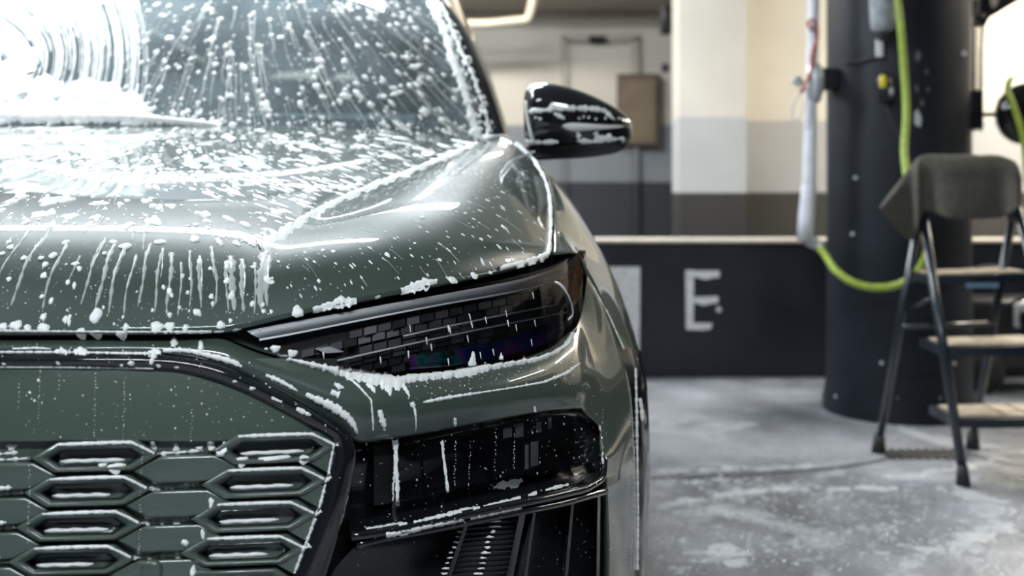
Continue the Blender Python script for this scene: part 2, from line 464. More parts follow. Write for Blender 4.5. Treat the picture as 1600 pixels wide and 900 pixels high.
# ------------------------------------------------------------------ round column and what hangs on it
cb = (2.48, 3.55)
col = struct(MB().lathe([(.325, 0), (.325, .05), (.312, .12), (.306, .5), (.306, CEIL)], (cb[0], cb[1], 0), 48).build('round_column', M['column']))
def on_col(px, py, out=0.0):
    """point on the column's surface seen at a pixel"""
    y = cb[1] - .306
    for _ in range(30):
        p = P(px, py, y); dx = min(.3, abs(p.x - cb[0])); y = cb[1] - math.sqrt((.306 + out) ** 2 - dx * dx)
    return P(px, py, y)
M['bolt'] = mat('pale_bolt', (.45, .47, .5), .4)
for px, py in ((1307, 620), (1402, 622), (1468, 622), (1337, 278), (1332, 366), (1505, 84), (1378, 567), (1490, 568)):
    q = on_col(px, py); n = (q - Vector((cb[0], cb[1], q.z))).normalized()
    mb = MB().lathe([(0, .008), (.007, .006), (.0105, -.002)], (0, 0, 0), 10)
    r = Vector((0, 0, 1)).rotation_difference(n).to_matrix()
    mb.v = [tuple(r @ Vector(v) * (1.4 if py == 84 else 1) + q) for v in mb.v]
    mb.build('bolt', M['white_letter'] if py == 84 else M['bolt'], col)
M['flake'] = mat('flaked_grey', (.10, .11, .12), .6)
# flaked paint patches with an outline of their own
for k, (px, py, s) in enumerate(((1434, 185, 9), (1441, 160, 4), (1435, 88, 6), (1447, 112, 3), (1450, 140, 3), (1432, 138, 4))):
    poly = []
    for i in range(12):
        a = 2 * pi * i / 12; rr = s * (.55 + .6 * random.random())
        poly.append(on_col(px + rr * math.cos(a) * .8, py + rr * math.sin(a) * 1.6, .0015))
    MB().prism(poly, (0, -.001, 0)).build('flaked_patch', M['bolt'] if k == 0 else M['flake'], col, smooth=False)
# bottle in a holder
M['bottle'] = mat('grey_plastic', (.34, .36, .38), .4, noise=(25, (.22, .24, .26), .4, .7))
q = on_col(1379, 25, .05)
o = empty('hanging_bottle', (q.x, q.y, q.z - .07), 'grey plastic bottle hanging upside down on the black column', 'bottle')
MB().lathe([(0, .0), (.030, .002), (.044, .012), (.050, .05), (.054, .16), (.054, .24), (0, .25)], (0, 0, 0), 20).build('body', M['bottle'], o)
MB().lathe([(0, -.03), (.022, -.03), (.024, 0), (0, 0)], (0, 0, 0), 16).build('cap', M['matte'], o)
q = on_col(1374, 90, .02)
o = empty('tag_strip', (q.x, q.y, q.z), 'white plastic strip below the grey bottle on the column', 'strip')
MB().box((0, 0, .04), (.030, .012, .078)).build('strip', M['white_letter'], o, bevel=.005)
# cable with plug
q = on_col(1382, 148, .03)
o = empty('hand_controller', (q.x, q.y, q.z), 'black hand controller with a yellow button hanging on the column', 'controller')
MB().tube([(0, 0, .09), (0, 0, .06), (.004, -.004, 0), (.010, -.002, -.03)], [.020, .032, .034, .024], 12).build('body', M['satin'], o)
M['yellow'] = mat('yellow_plastic', (.75, .62, .03), .4)
MB().box((-.018, -.034, .052), (.026, .012, .052)).build('button', M['yellow'], o, bevel=.006)
MB().box((.016, -.036, .010), (.014, .010, .03)).build('switch', M['bolt'], o, bevel=.003)
wire = [on_col(x, y, .008) for x, y in ((1384, 160), (1390, 178), (1402, 205), (1420, 250), (1440, 300))]
MB().tube([v - q for v in curve(wire, 5)], .006, 6).build('cable', M['rubber'], o)
wire = [on_col(x, y, .008) for x, y in ((1318, 96), (1340, 97), (1360, 92), (1372, 88))]
tag(MB().tube(curve(wire, 5), .007, 6).build('power_cable', M['rubber']), 'black cable running across the column behind the white strip', 'cable')
# black clamp left of the column
tag(MB().box(on_col(1304, 124, .0) + Vector((-.03, -.0, 0)), (.075, .09, .095)).build('pipe_clamp', M['satin'], bevel=.008),
    'black clamp block holding the white pipe to the column', 'clamp')

# ------------------------------------------------------------------ white pipe, cord, hoses
M['white_pipe'] = mat('white_pipe', (.66, .67, .72), .35, noise=(14, (.48, .48, .52), .5, .75))
M['tape'] = mat('silver_tape', (.50, .52, .56), .3, .4)
M['hose'] = mat('yellow_green_hose', (.34, .45, .06), .42, noise=(40, (.26, .33, .05), .4, .7))
M['red'] = mat('red_cord', (.48, .07, .05), .6)
YP = 3.30
o = empty('white_pipe', P(1258, 375, YP), 'white upright water pipe left of the black column', 'pipe')
L = Vector(o.location)
W = lambda pts: [Vector(p) - L for p in pts]
MB().tube(W([P(1258, 375, YP), P(1264, 300, YP), P(1267, 150, YP), P(1272, -30, YP), P(1276, -260, YP)]), [.030, .030, .024, .024, .024], 16).build('tube', M['white_pipe'], o)
MB().tube(W([P(1258, 376, YP), P(1260, 340, YP), P(1263, 296, YP), P(1264, 285, YP)]), [.034, .034, .030, .026], 16).build('sleeve', M['white_pipe'], o)
MB().tube(W([P(1271, 100, YP - .01), P(1274, 118, YP - .01), P(1275, 140, YP - .01), P(1271, 158, YP - .01)]), [.026, .036, .034, .027], 14).build('tape_wrap', M['tape'], o)
MB().tube(W([P(1262, 372, YP), P(1268, 378, YP), P(1279, 384, YP)]), [.030, .026, .022], 12).build('coupling', M['tape'], o)
cord = [P(1268, 48, YP - .03), P(1263, 34, YP - .04), P(1268, 31, YP - .045), P(1274, 36, YP - .03), P(1277, 60, YP - .02), P(1270, 80, YP - .035), P(1266, 112, YP - .035), P(1258, 132, YP - .04), P(1250, 145, YP - .03)]
tag(MB().tube(curve(cord, 5), .0065, 6).build('red_cord', M['red']), 'red cord knotted around the white pipe', 'cord')
wire = [P(1262, 138, YP - .03), P(1248, 150, YP - .04), P(1238, 175, YP - .04), P(1242, 190, YP - .04), P(1252, 180, YP - .04), P(1258, 158, YP - .04)]
tag(MB().tube(curve(wire, 6), .0035, 6).build('wire_loop', M['bolt']), 'thin wire loop hanging from the white pipe', 'wire')
wire = [P(1238, 130, YP - .04), P(1246, 121, YP - .05), P(1252, 128, YP - .04), P(1244, 134, YP - .04)]
tag(MB().tube(curve(wire, 4), .010, 6).build('hook', M['bolt']), 'small grey metal hook tied to the white pipe', 'hook')

hp = [P(1278, 383, YP), P(1290, 400, 3.24), P(1308, 425, 3.16), P(1332, 441, 3.12), P(1362, 449, 3.1), P(1395, 447, 3.08), P(1420, 437, 3.05), P(1438, 418, 2.98), P(1449, 390, 2.93), P(1447, 362, 2.92), P(1430, 335, 2.94), P(1418, 280, 3.0), P(1413, 240, 3.06), P(1416, 180, 3.12), P(1412, 100, 3.15), P(1406, 30, 3.16), P(1398, -30, 3.2), P(1392, -140, 3.22)]
o = empty('water_hose', hp[0], 'yellow-green water hose looping from the white pipe up the column', 'hose')
L = Vector(o.location)
MB().tube([Vector(p) - L for p in curve(hp, 6)], .0155, 12).build('tube', M['hose'], o)
MB().tube([hp[0] - L + Vector((-.012, 0, .012)), hp[0] - L + Vector((.016, -.012, -.02))], .021, 12).build('clamp', M['tape'], o)

# hose reel on its bracket, right edge
YR = 3.35
rc = P(1606, 178, YR)
o = empty('hose_reel', rc, 'round black hose reel on an arm behind the column', 'hose reel')
MB().lathe([(0, -.05), (.105, -.05), (.132, -.035), (.135, 0), (.132, .03), (.105, .05), (0, .05)], (0, 0, 0), 32, 'y').build('drum', M['gloss'], o)
MB().lathe([(0, -.075), (.03, -.072), (.04, -.05)], (0, 0, 0), 16, 'y').build('hub', M['satin'], o)
MB().tube([P(1528, 179, YR + .05) - rc, P(1580, 179, YR + .02) - rc], .010, 8).build('arm', M['satin'], o)
a = P(1522, 172, YR + .08) - rc
MB().box(a, (.05, .08, .17)).build('bracket', M['satin'], o, bevel=.006)
hp = [P(1574, 140, YR - .06), P(1582, 160, YR - .075), P(1592, 190, YR - .085), P(1600, 225, YR - .08), P(1604, 270, YR - .07), P(1612, 330, YR - .05)]
tag(MB().tube(curve([P(1585, 120, YR + .02), P(1577, 128, YR - .04)] + hp, 5), .013, 10).build('reel_hose', M['hose']), 'light green hose hanging over the black reel', 'hose')
# black equipment frame with mesh, top right
ox = P(1540, 60, 3.75)
o = empty('equipment_frame', ox, 'black metal frame with pierced mesh high behind the column', 'frame')
def bar(pts, r, name='bar', m='satin'):
    MB().tube([P(*p) - ox for p in pts], r, 6).build(name, M[m], o)
mb = MB().prism([P(*p) - ox for p in ((1536, -60, 3.75), (1640, -60, 3.75), (1640, -25, 3.75), (1594, 0, 3.75), (1546, 28, 3.75), (1540, 40, 3.75), (1530, 40, 3.75))], (0, .05, 0))
mb.build('gusset', M['satin'], o, smooth=False)
mb = MB().prism([P(*p) - ox for p in ((1546, -6, 3.74), (1552, -8, 3.74), (1560, -3, 3.74), (1557, 8, 3.74), (1551, 13, 3.74), (1548, 9, 3.74))], (0, -.006, 0))
mb.build('pale_hole', M['ledge'], o, smooth=False)
bar([(1538, 30, 3.76), (1534, 80, 3.76), (1533, 205, 3.76)], .006)
bar([(1522, -40, 3.78), (1522, 205, 3.78)], .008)
bar([(1522, 32, 3.75), (1538, 22, 3.75)], .014)
M['mesh'] = mat('mesh_wire', (.16, .14, .12), .5)
for k in range(26):
    bar([(1521, -6 + k * 8, 3.80), (1537, -6 + k * 8, 3.80)], .0045, 'mesh_wire', 'mesh')
for k in range(3):
    bar([(1524 + k * 5, -10, 3.802), (1524 + k * 5, 204, 3.802)], .003, 'mesh_wire', 'mesh')

# ------------------------------------------------------------------ step ladder
M['ladder'] = mat('black_blue_tube', (.016, .024, .034), .32, .2, .4, .1)
M['tread'] = mat('pale_worn_tread', (.58, .47, .34), .55, noise=(22, (.40, .33, .24), .4, .65))
lo = Vector((2.39, 2.55, 0))
o = empty('step_ladder', lo, 'black folding step ladder with three treads and a towel on its handle', 'ladder')
def under(o, mb, name, m, **k):
    L = Vector(o.location)
    mb.v = [tuple(Vector(p) - L) for p in mb.v]
    return mb.build(name, m, o, **k)
ap = {-1: Vector((2.208, 2.55, .885)), 1: Vector((2.55, 2.57, .90))}
ff = {-1: Vector((2.262, 2.32, .0)), 1: Vector((2.70, 2.34, .0))}
rf = {-1: Vector((2.133, 2.775, .0)), 1: Vector((2.508, 2.83, .0))}
for s in (-1, 1):
    a, f, r = ap[s], ff[s], rf[s]
    d = (f - a).normalized()
    under(o, MB().tube([a + Vector((0, -.012, .02)), f + Vector((0, 0, .03))], .0165, 12), 'front_leg', M['ladder'])
    under(o, MB().tube([a + Vector((0, .018, .0)), r + Vector((0, 0, .03))], .0145, 12), 'rear_leg', M['ladder'])
    for q, w in ((f, .021), (r, .024)):
        under(o, MB().tube([q + Vector((0, 0, .0)), q + Vector((0, 0, .05)) + (a - q).normalized() * .02], [w * 1.15, w * .8], 12), 'rubber_foot', M['rubber'])
    under(o, MB().lathe([(0, -.012), (.03, -.012), (.03, .012), (0, .012)], a + Vector((-.004 * s, 0, 0)), 14, 'x'), 'hinge', M['ladder'])
hb = [ap[-1] + Vector((0, 0, 0)), Vector((2.205, 2.55, 1.00)), Vector((2.215, 2.55, 1.05)), Vector((2.25, 2.55, 1.068)), Vector((2.50, 2.56, 1.066)), Vector((2.545, 2.57, 1.04)), Vector((2.553, 2.57, 1.0)), ap[1]]
under(o, MB().tube(curve(hb, 5), .0145, 10), 'handle', M['ladder'])
under(o, MB().tube([rf[-1].lerp(ap[-1], .55), rf[1].lerp(ap[1], .55)], .009, 8), 'cross_bar', M['ladder'])
for s in (-1, 1):
    under(o, MB().tube([rf[s].lerp(ap[s], .62) + Vector((.012, 0, 0)), ff[s].lerp(ap[s], .70) + Vector((.012, 0, 0))], .006, 6), 'brace', M['ladder'])
for z, dy in ((.685, .19), (.447, .20), (.215, .21)):
    t = z / .885
    L_, R_ = ff[-1].lerp(ap[-1], t), ff[1].lerp(ap[1], t)
    G = []
    for i in range(9):
        u = i / 8
        p = L_.lerp(R_, u)
        bow = .02 * (1 - (2 * u - 1) ** 2)
        G.append([p + Vector((0, -.015 - bow, 0)), p + Vector((0, dy, .0))])
    G = np.array([[tuple(q) for q in r] for r in G])
    st = under(o, MB().grid(G).grid(G - [0, 0, .03]).grid(np.stack([G[:, 0], G[:, 0] - [0, 0, .03]], 1)).grid(np.stack([G[:, 1], G[:, 1] - [0, 0, .03]], 1)).grid(np.stack([G[0], G[0] - [0, 0, .03]])).grid(np.stack([G[-1], G[-1] - [0, 0, .03]])), 'step', M['ladder'], smooth=False)
    for u0, u1 in ((.06, .44), (.47, .64), (.67, .94)):
        q0, q1 = L_.lerp(R_, u0), L_.lerp(R_, u1)
        T = [q0 + Vector((0, .0, .001)), q1 + Vector((0, .0, .001)), q1 + Vector((0, dy - .02, .001)), q0 + Vector((0, dy - .02, .001))]
        mb = MB().prism(T, (0, 0, .004)); mb.v = [tuple(Vector(v) - lo) for v in mb.v]
        mb.build('tread_pad', M['tread'], st, smooth=False)
q = L_
pl = P(1528, 446, 2.37)
M['sticker'] = mat('blue_sticker', (.14, .23, .33), .5)
under(o, MB().box(P(1535, 446, 2.355), (.11, .003, .016)), 'sticker', M['sticker'], smooth=False)

# towel over the handle
M['towel'] = mat('grey_towel', (.115, .105, .085), .95, noise=(60, (.085, .078, .062), .35, .65), bump=(330, .9, .004))
colx = [1376, 1400, 1424, 1434, 1443, 1480, 1530, 1570, 1590, 1597]
topy = [322, 290, 258, 247, 243, 242, 243, 246, 258, 278]
boty = [324, 352, 374, 352, 333, 340, 342, 337, 324, 312]
rows = [(-.10, .75), (-.055, .42), (-.035, .12)]   # back side
G = []
for i in range(len(colx)):
    fold = [-.02, .01, .03, -.012, .012, -.012, .0, .010, -.016, .0][i]
    x, t, b = colx[i], topy[i], boty[i]
    y0 = 2.548
    colp = []
    for (dy, k) in ((.042, .80), (.034, .45), (.026, .10)): colp.append(P(x + (2 if i < 3 else 0), t + (b - t) * k, y0 + dy - fold * .5))
    colp.append(P(x, t - 1, y0 + .0))
    for (dy, k) in ((-.026, .10), (-.034, .4), (-.040, .72), (-.042, 1.0)): colp.append(P(x, t + (b - t) * k, y0 + dy + fold * (.3 + k)))
    G.append(colp)
tw = surf(G, 8, 6)
tw = tw + rng.normal(0, .0006, tw.shape)
o = MB().grid(tw).build('towel', M['towel'])
md = o.modifiers.new('thick', 'SOLIDIFY'); md.thickness = .007
tag(o, 'dark grey-brown towel draped over the ladder handle', 'towel')

# machine standing behind the ladder
q = Vector((3.12, 4.08, 0))
o = empty('pressure_washer', q, 'dark cleaning machine with white panel behind the step ladder', 'machine')
MB().box((.12, 0, .28), (.60, .34, .34)).build('body', M['satin'], o, bevel=.03)
MB().box((.22, -.175, .38), (.36, .02, .12)).build('panel', M['white_letter'], o, bevel=.012)
MB().lathe([(0, -.03), (.09, -.03), (.10, -.01), (.10, .03)], (.16, -.19, .36), 20, 'y').build('dial', M['gloss'], o)
MB().tube(curve([(-.15, -.10, .45), (-.17, -.12, .56), (-.10, -.13, .60), (.05, -.12, .585)], 5), .014, 8).build('handle', M['rubber'], o)
for x in (-.1, .35):
    MB().lathe([(0, -.025), (.10, -.025), (.11, 0), (.10, .025), (0, .025)], (x, -.16, .11), 20, 'y').build('wheel', M['rubber'], o)

# ------------------------------------------------------------------ floor joint, grate
M['joint'] = mat('dark_joint', (.045, .043, .040), .5, noise=(9, (.09, .085, .08), .45, .7))
for pts in (((1000, 748), (1120, 744), (1230, 738), (1340, 727), (1395, 716)), ((1510, 708), (1560, 722), (1640, 732))):
    G = [[fl(x, y - 2) + Vector((0, 0, .002)), fl(x, y + 1.5) + Vector((0, 0, .002))] for x, y in pts]
    MB().grid(surf(G, 6, 1)).build('joint', M['joint'], bpy.data.objects['floor'])
a, b = fl(1390, 718), fl(1492, 704)
o = empty('drain_grate', ((a.x + b.x) / 2, (a.y + b.y) / 2, 0), 'dark drain grate in the floor between the ladder feet', 'drain')
MB().box((0, 0, .002), (b.x - a.x, b.y - a.y, .004)).build('pan', M['joint'], o, smooth=False)
for k in range(9):
    MB().box((-(b.x - a.x) / 2 + (k + .5) * (b.x - a.x) / 9, 0, .006), (.012, b.y - a.y - .01, .006)).build('bar', M['rubber'], o, smooth=False)
# ================================================================== the car
XF = [0, .2, .4, .5, .6, .7, .78, .84, .88, .91, .94, .97, 1.1]
YFT = [0, .01, .045, .08, .14, .235, .34, .45, .56, .68, .82, 1.0, 1.8]
def front_y(x, z):
    s = 1 - .09 * sstep((.80 - z) / .3)
    x = x if x > X0 else 2 * X0 - x
    return interp(max(0, x) * s, XF, YFT) + 1.3 * max(0, z - .66) ** 2 + .25 * max(0, .5 - z) ** 2
def FP(px, py, off=0.0):
    """point on the car's front skin seen at a pixel, off metres behind it"""
    y = .1
    for _ in range(60):
        p = P(px, py, y); y = .5 * y + .5 * (front_y(p.x, p.z) + off)
    return P(px, py, y)
def FX(x, z, off=0.0): return Vector((x, front_y(x, z) + off, z))

car = empty('car', (0, 0, 0), 'wet grey-green SUV covered in washing foam, seen from the front', 'car')
SURF = []           # surfaces that carry foam
def part(name, mb, m, parent=None, foam=True, **k):
    o = mb.build(name, m, parent or car, **k)
    if foam: SURF.append(o)
    return o
def sub(name, mb, m, parent, **k): return mb.build(name, m, parent, **k)

# ---- hood
c0 = [(X0, .03, .818), (X0, .070, .878), (X0, .17, .938), (X0, .42, .9955), (X0, .80, 1.066), (X0, 1.05, 1.108), (X0, 1.24, 1.137)]
c1 = [(.22, .04, .818), (.22, .080, .877), (.225, .18, .936), (.245, .43, .9935), (.28, .80, 1.062), (.30, 1.05, 1.104), (.32, 1.25, 1.135)]
c1b = [(.33, .055, .817), (.335, .094, .873), (.345, .192, .929), (.38, .45, .9845), (.44, .80, 1.048), (.50, 1.06, 1.092), (.54, 1.27, 1.124)]
c2 = [(.40, .075, .816), (.405, .112, .867), (.42, .205, .917), (.468, .47, .968), (.54, .80, 1.026), (.615, 1.08, 1.073), (.665, 1.30, 1.106)]
c2a = [(.45, .098, .826), (.453, .130, .876), (.466, .215, .922), (.512, .49, .9755), (.572, .82, 1.032), (.636, 1.08, 1.074), (.68, 1.305, 1.105)]
c2b = [(.509, .125, .839), (.515, .158, .888), (.53, .25, .930), (.565, .52, .983), (.61, .84, 1.037), (.66, 1.09, 1.076), (.695, 1.31, 1.106)]
c3 = [(.62, .20, .856), (.63, .234, .894), (.645, .33, .931), (.668, .58, .982), (.69, .88, 1.037), (.715, 1.10, 1.074), (.713, 1.315, 1.108)]
c3b = [(.73, .345, .868), (.738, .378, .890), (.748, .46, .915), (.765, .65, .961), (.775, .92, 1.022), (.775, 1.11, 1.066), (.73, 1.318, 1.112)]
c4 = [(.823, .55, .877), (.828, .60, .892), (.832, .66, .907), (.835, .75, .928), (.839, .95, .987), (.824, 1.12, 1.042), (.745, 1.32, 1.115)]
cols = [c0, c1, c1b, c2, c2a, c2b, c3, c3b, c4]
mid = [[(2 * X0 - x, y, z) for (x, y, z) in c] for c in cols[:0:-1]]
H = np.array(mid + cols)                                        # columns x rows
HS = surf(H, 6, 8, rb=(8 - 3, 8 + 3))
for _ in range(24):                                              # fair the sheet metal
    A_ = HS.copy()
    HS[1:-1, 1:-1] = .5 * A_[1:-1, 1:-1] + .125 * (A_[:-2, 1:-1] + A_[2:, 1:-1] + A_[1:-1, :-2] + A_[1:-1, 2:])
lipf = HS[:, 0] + [0, .018, -.006]
lip2 = HS[:, 0] + [0, .05, .0]
HF = np.concatenate([lip2[:, None], lipf[:, None], HS], 1)
hb = MB().grid(HF)
for e in (HS[0], HS[-1]):                                        # turned-down side edges
    s = 1 if e[0][0] > 0 else -1
    hb.grid(np.stack([e, e + [-.006 * s, 0, -.02]]))
hood = part('hood', hb, M['paint'])

# dark engine bay behind the shut lines
bay = []
for x in np.linspace(-.95, .79, 17):
    y0 = front_y(x, .7) + .05
    bay.append([(x, y0 + .02, .55), (x, y0, .70), (x, y0 + .02, .80), (x, y0 + .09, .835), (x, max(y0 + .3, .7), .86)])
part('engine_bay', MB().grid(surf(bay, 2, 2)), M['matte'], foam=False)

# ---- windscreen
WB = [(2 * X0 - .69, 1.425, 1.107), (-.62, 1.335, 1.122), (X0, 1.25, 1.135), (.46, 1.335, 1.122), (.69, 1.425, 1.107)]
WT = [(2 * X0 - .47, 1.93, 1.62), (-.50, 1.885, 1.655), (X0, 1.85, 1.67), (.34, 1.885, 1.655), (.47, 1.93, 1.62)]
WG = []
for k in range(5):
    a, b = Vector(WB[k]), Vector(WT[k])
    WG.append([a.lerp(b, t) + Vector((0, -.2, .2)).normalized() * (.035 * 4 * t * (1 - t)) + Vector(((1 if k > 2 else -1 if k < 2 else 0) * .02 * 4 * t * (1 - t), 0, 0)) for t in (0, .33, .66, 1)])
WS = surf(WG, 10, 10)
screen = part('windscreen', MB().grid(WS), M['screen'])
for s in (-1, 1):
    e = WS[-1] if s > 0 else WS[0]
    # black border of the pane, seal, pillar
    e = [Vector(p) for p in e]
    rows = []
    for i, p in enumerate(e):
        t = i / (len(e) - 1)
        w = .058 - .016 * t
        rows.append([p + Vector((0, .002, .0)), p + Vector((s * .012, .0, .007)), p + Vector((s * w * .55, .012, .010)), p + Vector((s * w, .034, .0)), p + Vector((s * (w + .02), .10, -.03)), p + Vector((s * w, .15, -.05))])
    part('pillar', MB().grid(surf(rows, 2, 3)), M['gloss'])
bordr = []
for t in np.linspace(0, 1, WS.shape[0]):
    i = min(WS.shape[0] - 1, int(round(t * (WS.shape[0] - 1))))
    a, b = WS[i][0], WS[i][2]
    bordr.append([a + [0, .004, -.004], b + [0, .004, -.004]])
sub('screen_border', MB().grid(np.array(bordr)), M['matte'], screen)
cow = [[Vector(WS[i][0]) + Vector((0, -.10, -.045)), Vector(WS[i][0]) + Vector((0, .0, -.012)), Vector(WS[i][0]) + Vector((0, .03, -.03))] for i in range(0, WS.shape[0], 4)]
part('cowl', MB().grid(np.array([[tuple(p) for p in r] for r in cow])), M['matte'], foam=False)
wp = [Vector(WS[int(k)][0]) + Vector((0, -.035, -.012)) for k in np.linspace(4, 24, 8)]
wip = part('wiper', MB().tube(wp, .009, 8), M['satin'], foam=False)
sub('wiper_blade', MB().tube([p + Vector((0, .018, .004)) for p in wp[1:]], .006, 6), M['rubber'], wip)

# ---- cabin
dash = [[(x, 1.34 + .12 * abs(x + .08), 1.075), (x, 1.48, 1.11), (x, 1.70, 1.165), (x, 1.80, 1.165), (x, 1.88, 1.06), (x, 1.93, .85)] for x in (-.78, -.45, X0, .3, .62)]
part('dashboard', MB().grid(surf(dash, 3, 4)), M['seat'], foam=False)
binn = [[(x, 1.80, 1.12), (x, 1.86, 1.165 - (x - .32) ** 2), (x, 1.96, 1.17 - (x - .32) ** 2), (x, 1.98, 1.10)] for x in (.18, .24, .32, .40, .46)]
part('instrument_binnacle', MB().grid(surf(binn, 3, 3)), M['seat'], foam=False)
M['screen_reflection_strip'] = mat('pale_screen_reflection', (.55, .66, .70), .5)  # pale strip added above the dash to imitate a reflection in the windscreen
part('screen_reflection_strip', MB().grid(surf([[(x, 1.735 + .03 * (x - .07) ** 2, 1.172), (x, 1.725 + .03 * (x - .07) ** 2, 1.186), (x, 1.735 + .03 * (x - .07) ** 2, 1.200), (x, 1.76, 1.200)] for x in (-.36, -.1, .07, .3, .49)], 4, 3)), M['screen_reflection_strip'], foam=False)
wc, wr = Vector((.32, 2.02, 1.22)), .185
ring = [wc + Vector((wr * math.cos(a), .35 * wr * math.sin(a), wr * .93 * math.sin(a))) for a in np.linspace(0, 2 * pi, 33)]
stw = part('steering_wheel', MB().tube(ring, .017, 10, cap=False), M['matte'], foam=False)
sub('wheel_hub', MB().lathe([(0, -.03), (.06, -.03), (.07, .0), (.05, .03), (0, .04)], wc, 16, 'y'), M['matte'], stw)
for a in (.05, pi - .05, -pi / 2):
    sub('spoke', MB().tube([wc, wc + Vector((wr * math.cos(a), .35 * wr * math.sin(a), wr * .93 * math.sin(a)))], .014, 8), M['matte'], stw)
for sx in (-.45, .29):
    back = [[(sx + x, 2.62 + .05 * (x / .24) ** 2 + yy, z) for (yy, z) in ((.02, .62), (-.03, .8), (.02, 1.0), (.09, 1.18), (.12, 1.24), (.17, 1.23))] for x in (-.25, -.2, 0, .2, .25)]
    se = part('front_seat', MB().grid(surf(back, 4, 4)), M['seat'], foam=False)
    sub('headrest', MB().lathe([(0, -.09), (.09, -.085), (.125, -.03), (.125, .04), (.10, .085), (0, .09)], (sx, 2.78, 1.37), 20), M['seat'], se)
part('mirror_inside', MB().box((X0, 2.02, 1.54), (.20, .035, .07)), M['matte'], foam=False, bevel=.012)

# ---- fenders
f0 = [(.74, 1.62, 1.115), (.82, 1.62, 1.075), (.885, 1.62, .985), (.935, 1.62, .88), (.96, 1.62, .78), (.975, 1.62, .60), (.97, 1.62, .42)]
f1 = [(.748, 1.325, 1.113), (.798, 1.31, 1.083), (.868, 1.30, 1.000), (.928, 1.30, .90), (.975, 1.30, .79), (1.0, 1.30, .60), (.985, 1.32, .42)]
f2 = [(.829, 1.12, 1.038), (.862, 1.12, 1.003), (.906, 1.11, .945), (.950, 1.10, .865), (1.0, 1.10, .74), (1.022, 1.10, .60), (1.0, 1.12, .50)]
f3 = [(.844, .95, .983), (.872, .93, .952), (.910, .92, .903), (.955, .92, .838), (1.003, .92, .72), (1.028, .92, .60), (1.022, .92, .52)]
f4 = [(.840, .75, .924), (.868, .75, .902), (.902, .755, .866), (.945, .77, .80), (.988, .77, .70), (1.010, .77, .61), (1.012, .77, .55)]
f5 = [(.830, .57, .880), (.872, .61, .880), (.893, .645, .852), (.924, .665, .79), (.955, .675, .71), (.974, .67, .63), (.980, .665, .58)]
FE = surf([f0, f1, f2, f3, f4, f5], 7, 6)
for s in (1, -1):
    G = FE * [s, 1, 1] + [0 if s > 0 else 2 * X0, 0, 0]
    mb = MB().grid(G).grid(np.stack([G[:, 0], G[:, 0] + [-.004 * s, 0, -.03]])).grid(np.stack([G[-1], G[-1] + [-.03 * s, .03, 0]]))
    part('fender', mb, M['paint'])

# ---- headlight: upper unit
top = [(352, 522), (400, 512), (460, 500), (520, 489), (580, 478), (640, 467), (700, 456), (760, 445), (820, 432), (865, 418), (898, 396), (915, 393)]
bot = [(352, 527), (400, 546), (460, 563), (520, 575), (580, 583), (640, 583), (700, 578), (760, 568), (820, 555), (865, 538), (900, 508), (921, 450)]
def between(k0, k1, off0, off1, bulge=0, n=5):
    rows = []
    for (a, b) in zip(top, bot):
        rows.append([FP(a[0] + (b[0] - a[0]) * t, a[1] + (b[1] - a[1]) * t, off0 + (off1 - off0) * (t - k0) / (k1 - k0) - bulge * 4 * ((t - k0) / (k1 - k0)) * (1 - (t - k0) / (k1 - k0))) for t in np.linspace(k0, k1, n)])
    return rows
LS = surf(between(0, 1, .004, .004, .006), 4, 2)
light = MB().grid(surf(between(-.03, 1.03, .055, .055, -.02), 4, 2)).build('headlight', M['matte'], car)
light['label'] = 'slim upper headlight with a grid of dark cells and an amber end'
lens = sub('lens', MB().grid(LS), M['lens'], light); SURF.append(lens)
# rim of the bucket
rim = []
for k0, k1 in ((0, 0), (1, 1)):
    edge = [FP(a[0] + (b[0] - a[0]) * k0, a[1] + (b[1] - a[1]) * k0, .006) for a, b in zip(top, bot)]
    back = [FP(a[0] + (b[0] - a[0]) * k0, a[1] + (b[1] - a[1]) * k0, .06) for a, b in zip(top, bot)]
    sub('bezel', MB().grid(surf([[e, b] for e, b in zip(edge, back)], 4, 1)), M['gloss'], light)
st_top = [(385, 517), (440, 506), (520, 491), (600, 476), (700, 458), (780, 443), (840, 429), (875, 416), (902, 399)]
st_bot = [(405, 529), (450, 521), (520, 507), (600, 491), (700, 472), (780, 458), (840, 445), (880, 430), (906, 408)]
G = surf([[FP(*a, .010), FP((a[0] + b[0]) / 2, (a[1] + b[1]) / 2, .008), FP(*b, .016)] for a, b in zip(st_top, st_bot)], 4, 2)
sub('trim_strip', MB().grid(G), M['strip'], light)
G = surf([[FP(b[0], b[1] + .5, .010), FP(b[0] + 1, b[1] + 3.2, .010)] for b in st_bot], 4, 1)
sub('light_line', MB().grid(G), M['pale_line'], light)
def row_y(y0, px): return y0 - .205 * (px - 760) + .00006 * (px - 760) ** 2
for y0, x0, x1 in ((497.5, 630, 872), (512.5, 492, 886)):
    pts = [FP(x, row_y(y0, x), .010) for x in np.linspace(x0, x1, 12)]
    sub('light_guide_and_glint', MB().tube(pts, .0015, 6), M['pale_line'], light)
CM = [M['cell'], mat('lamp_cell_dark', (.03, .031, .033), .35, .3), mat('lamp_cell_pale', (.15, .15, .155), .45, .2, bump=(900, .4, .001))]
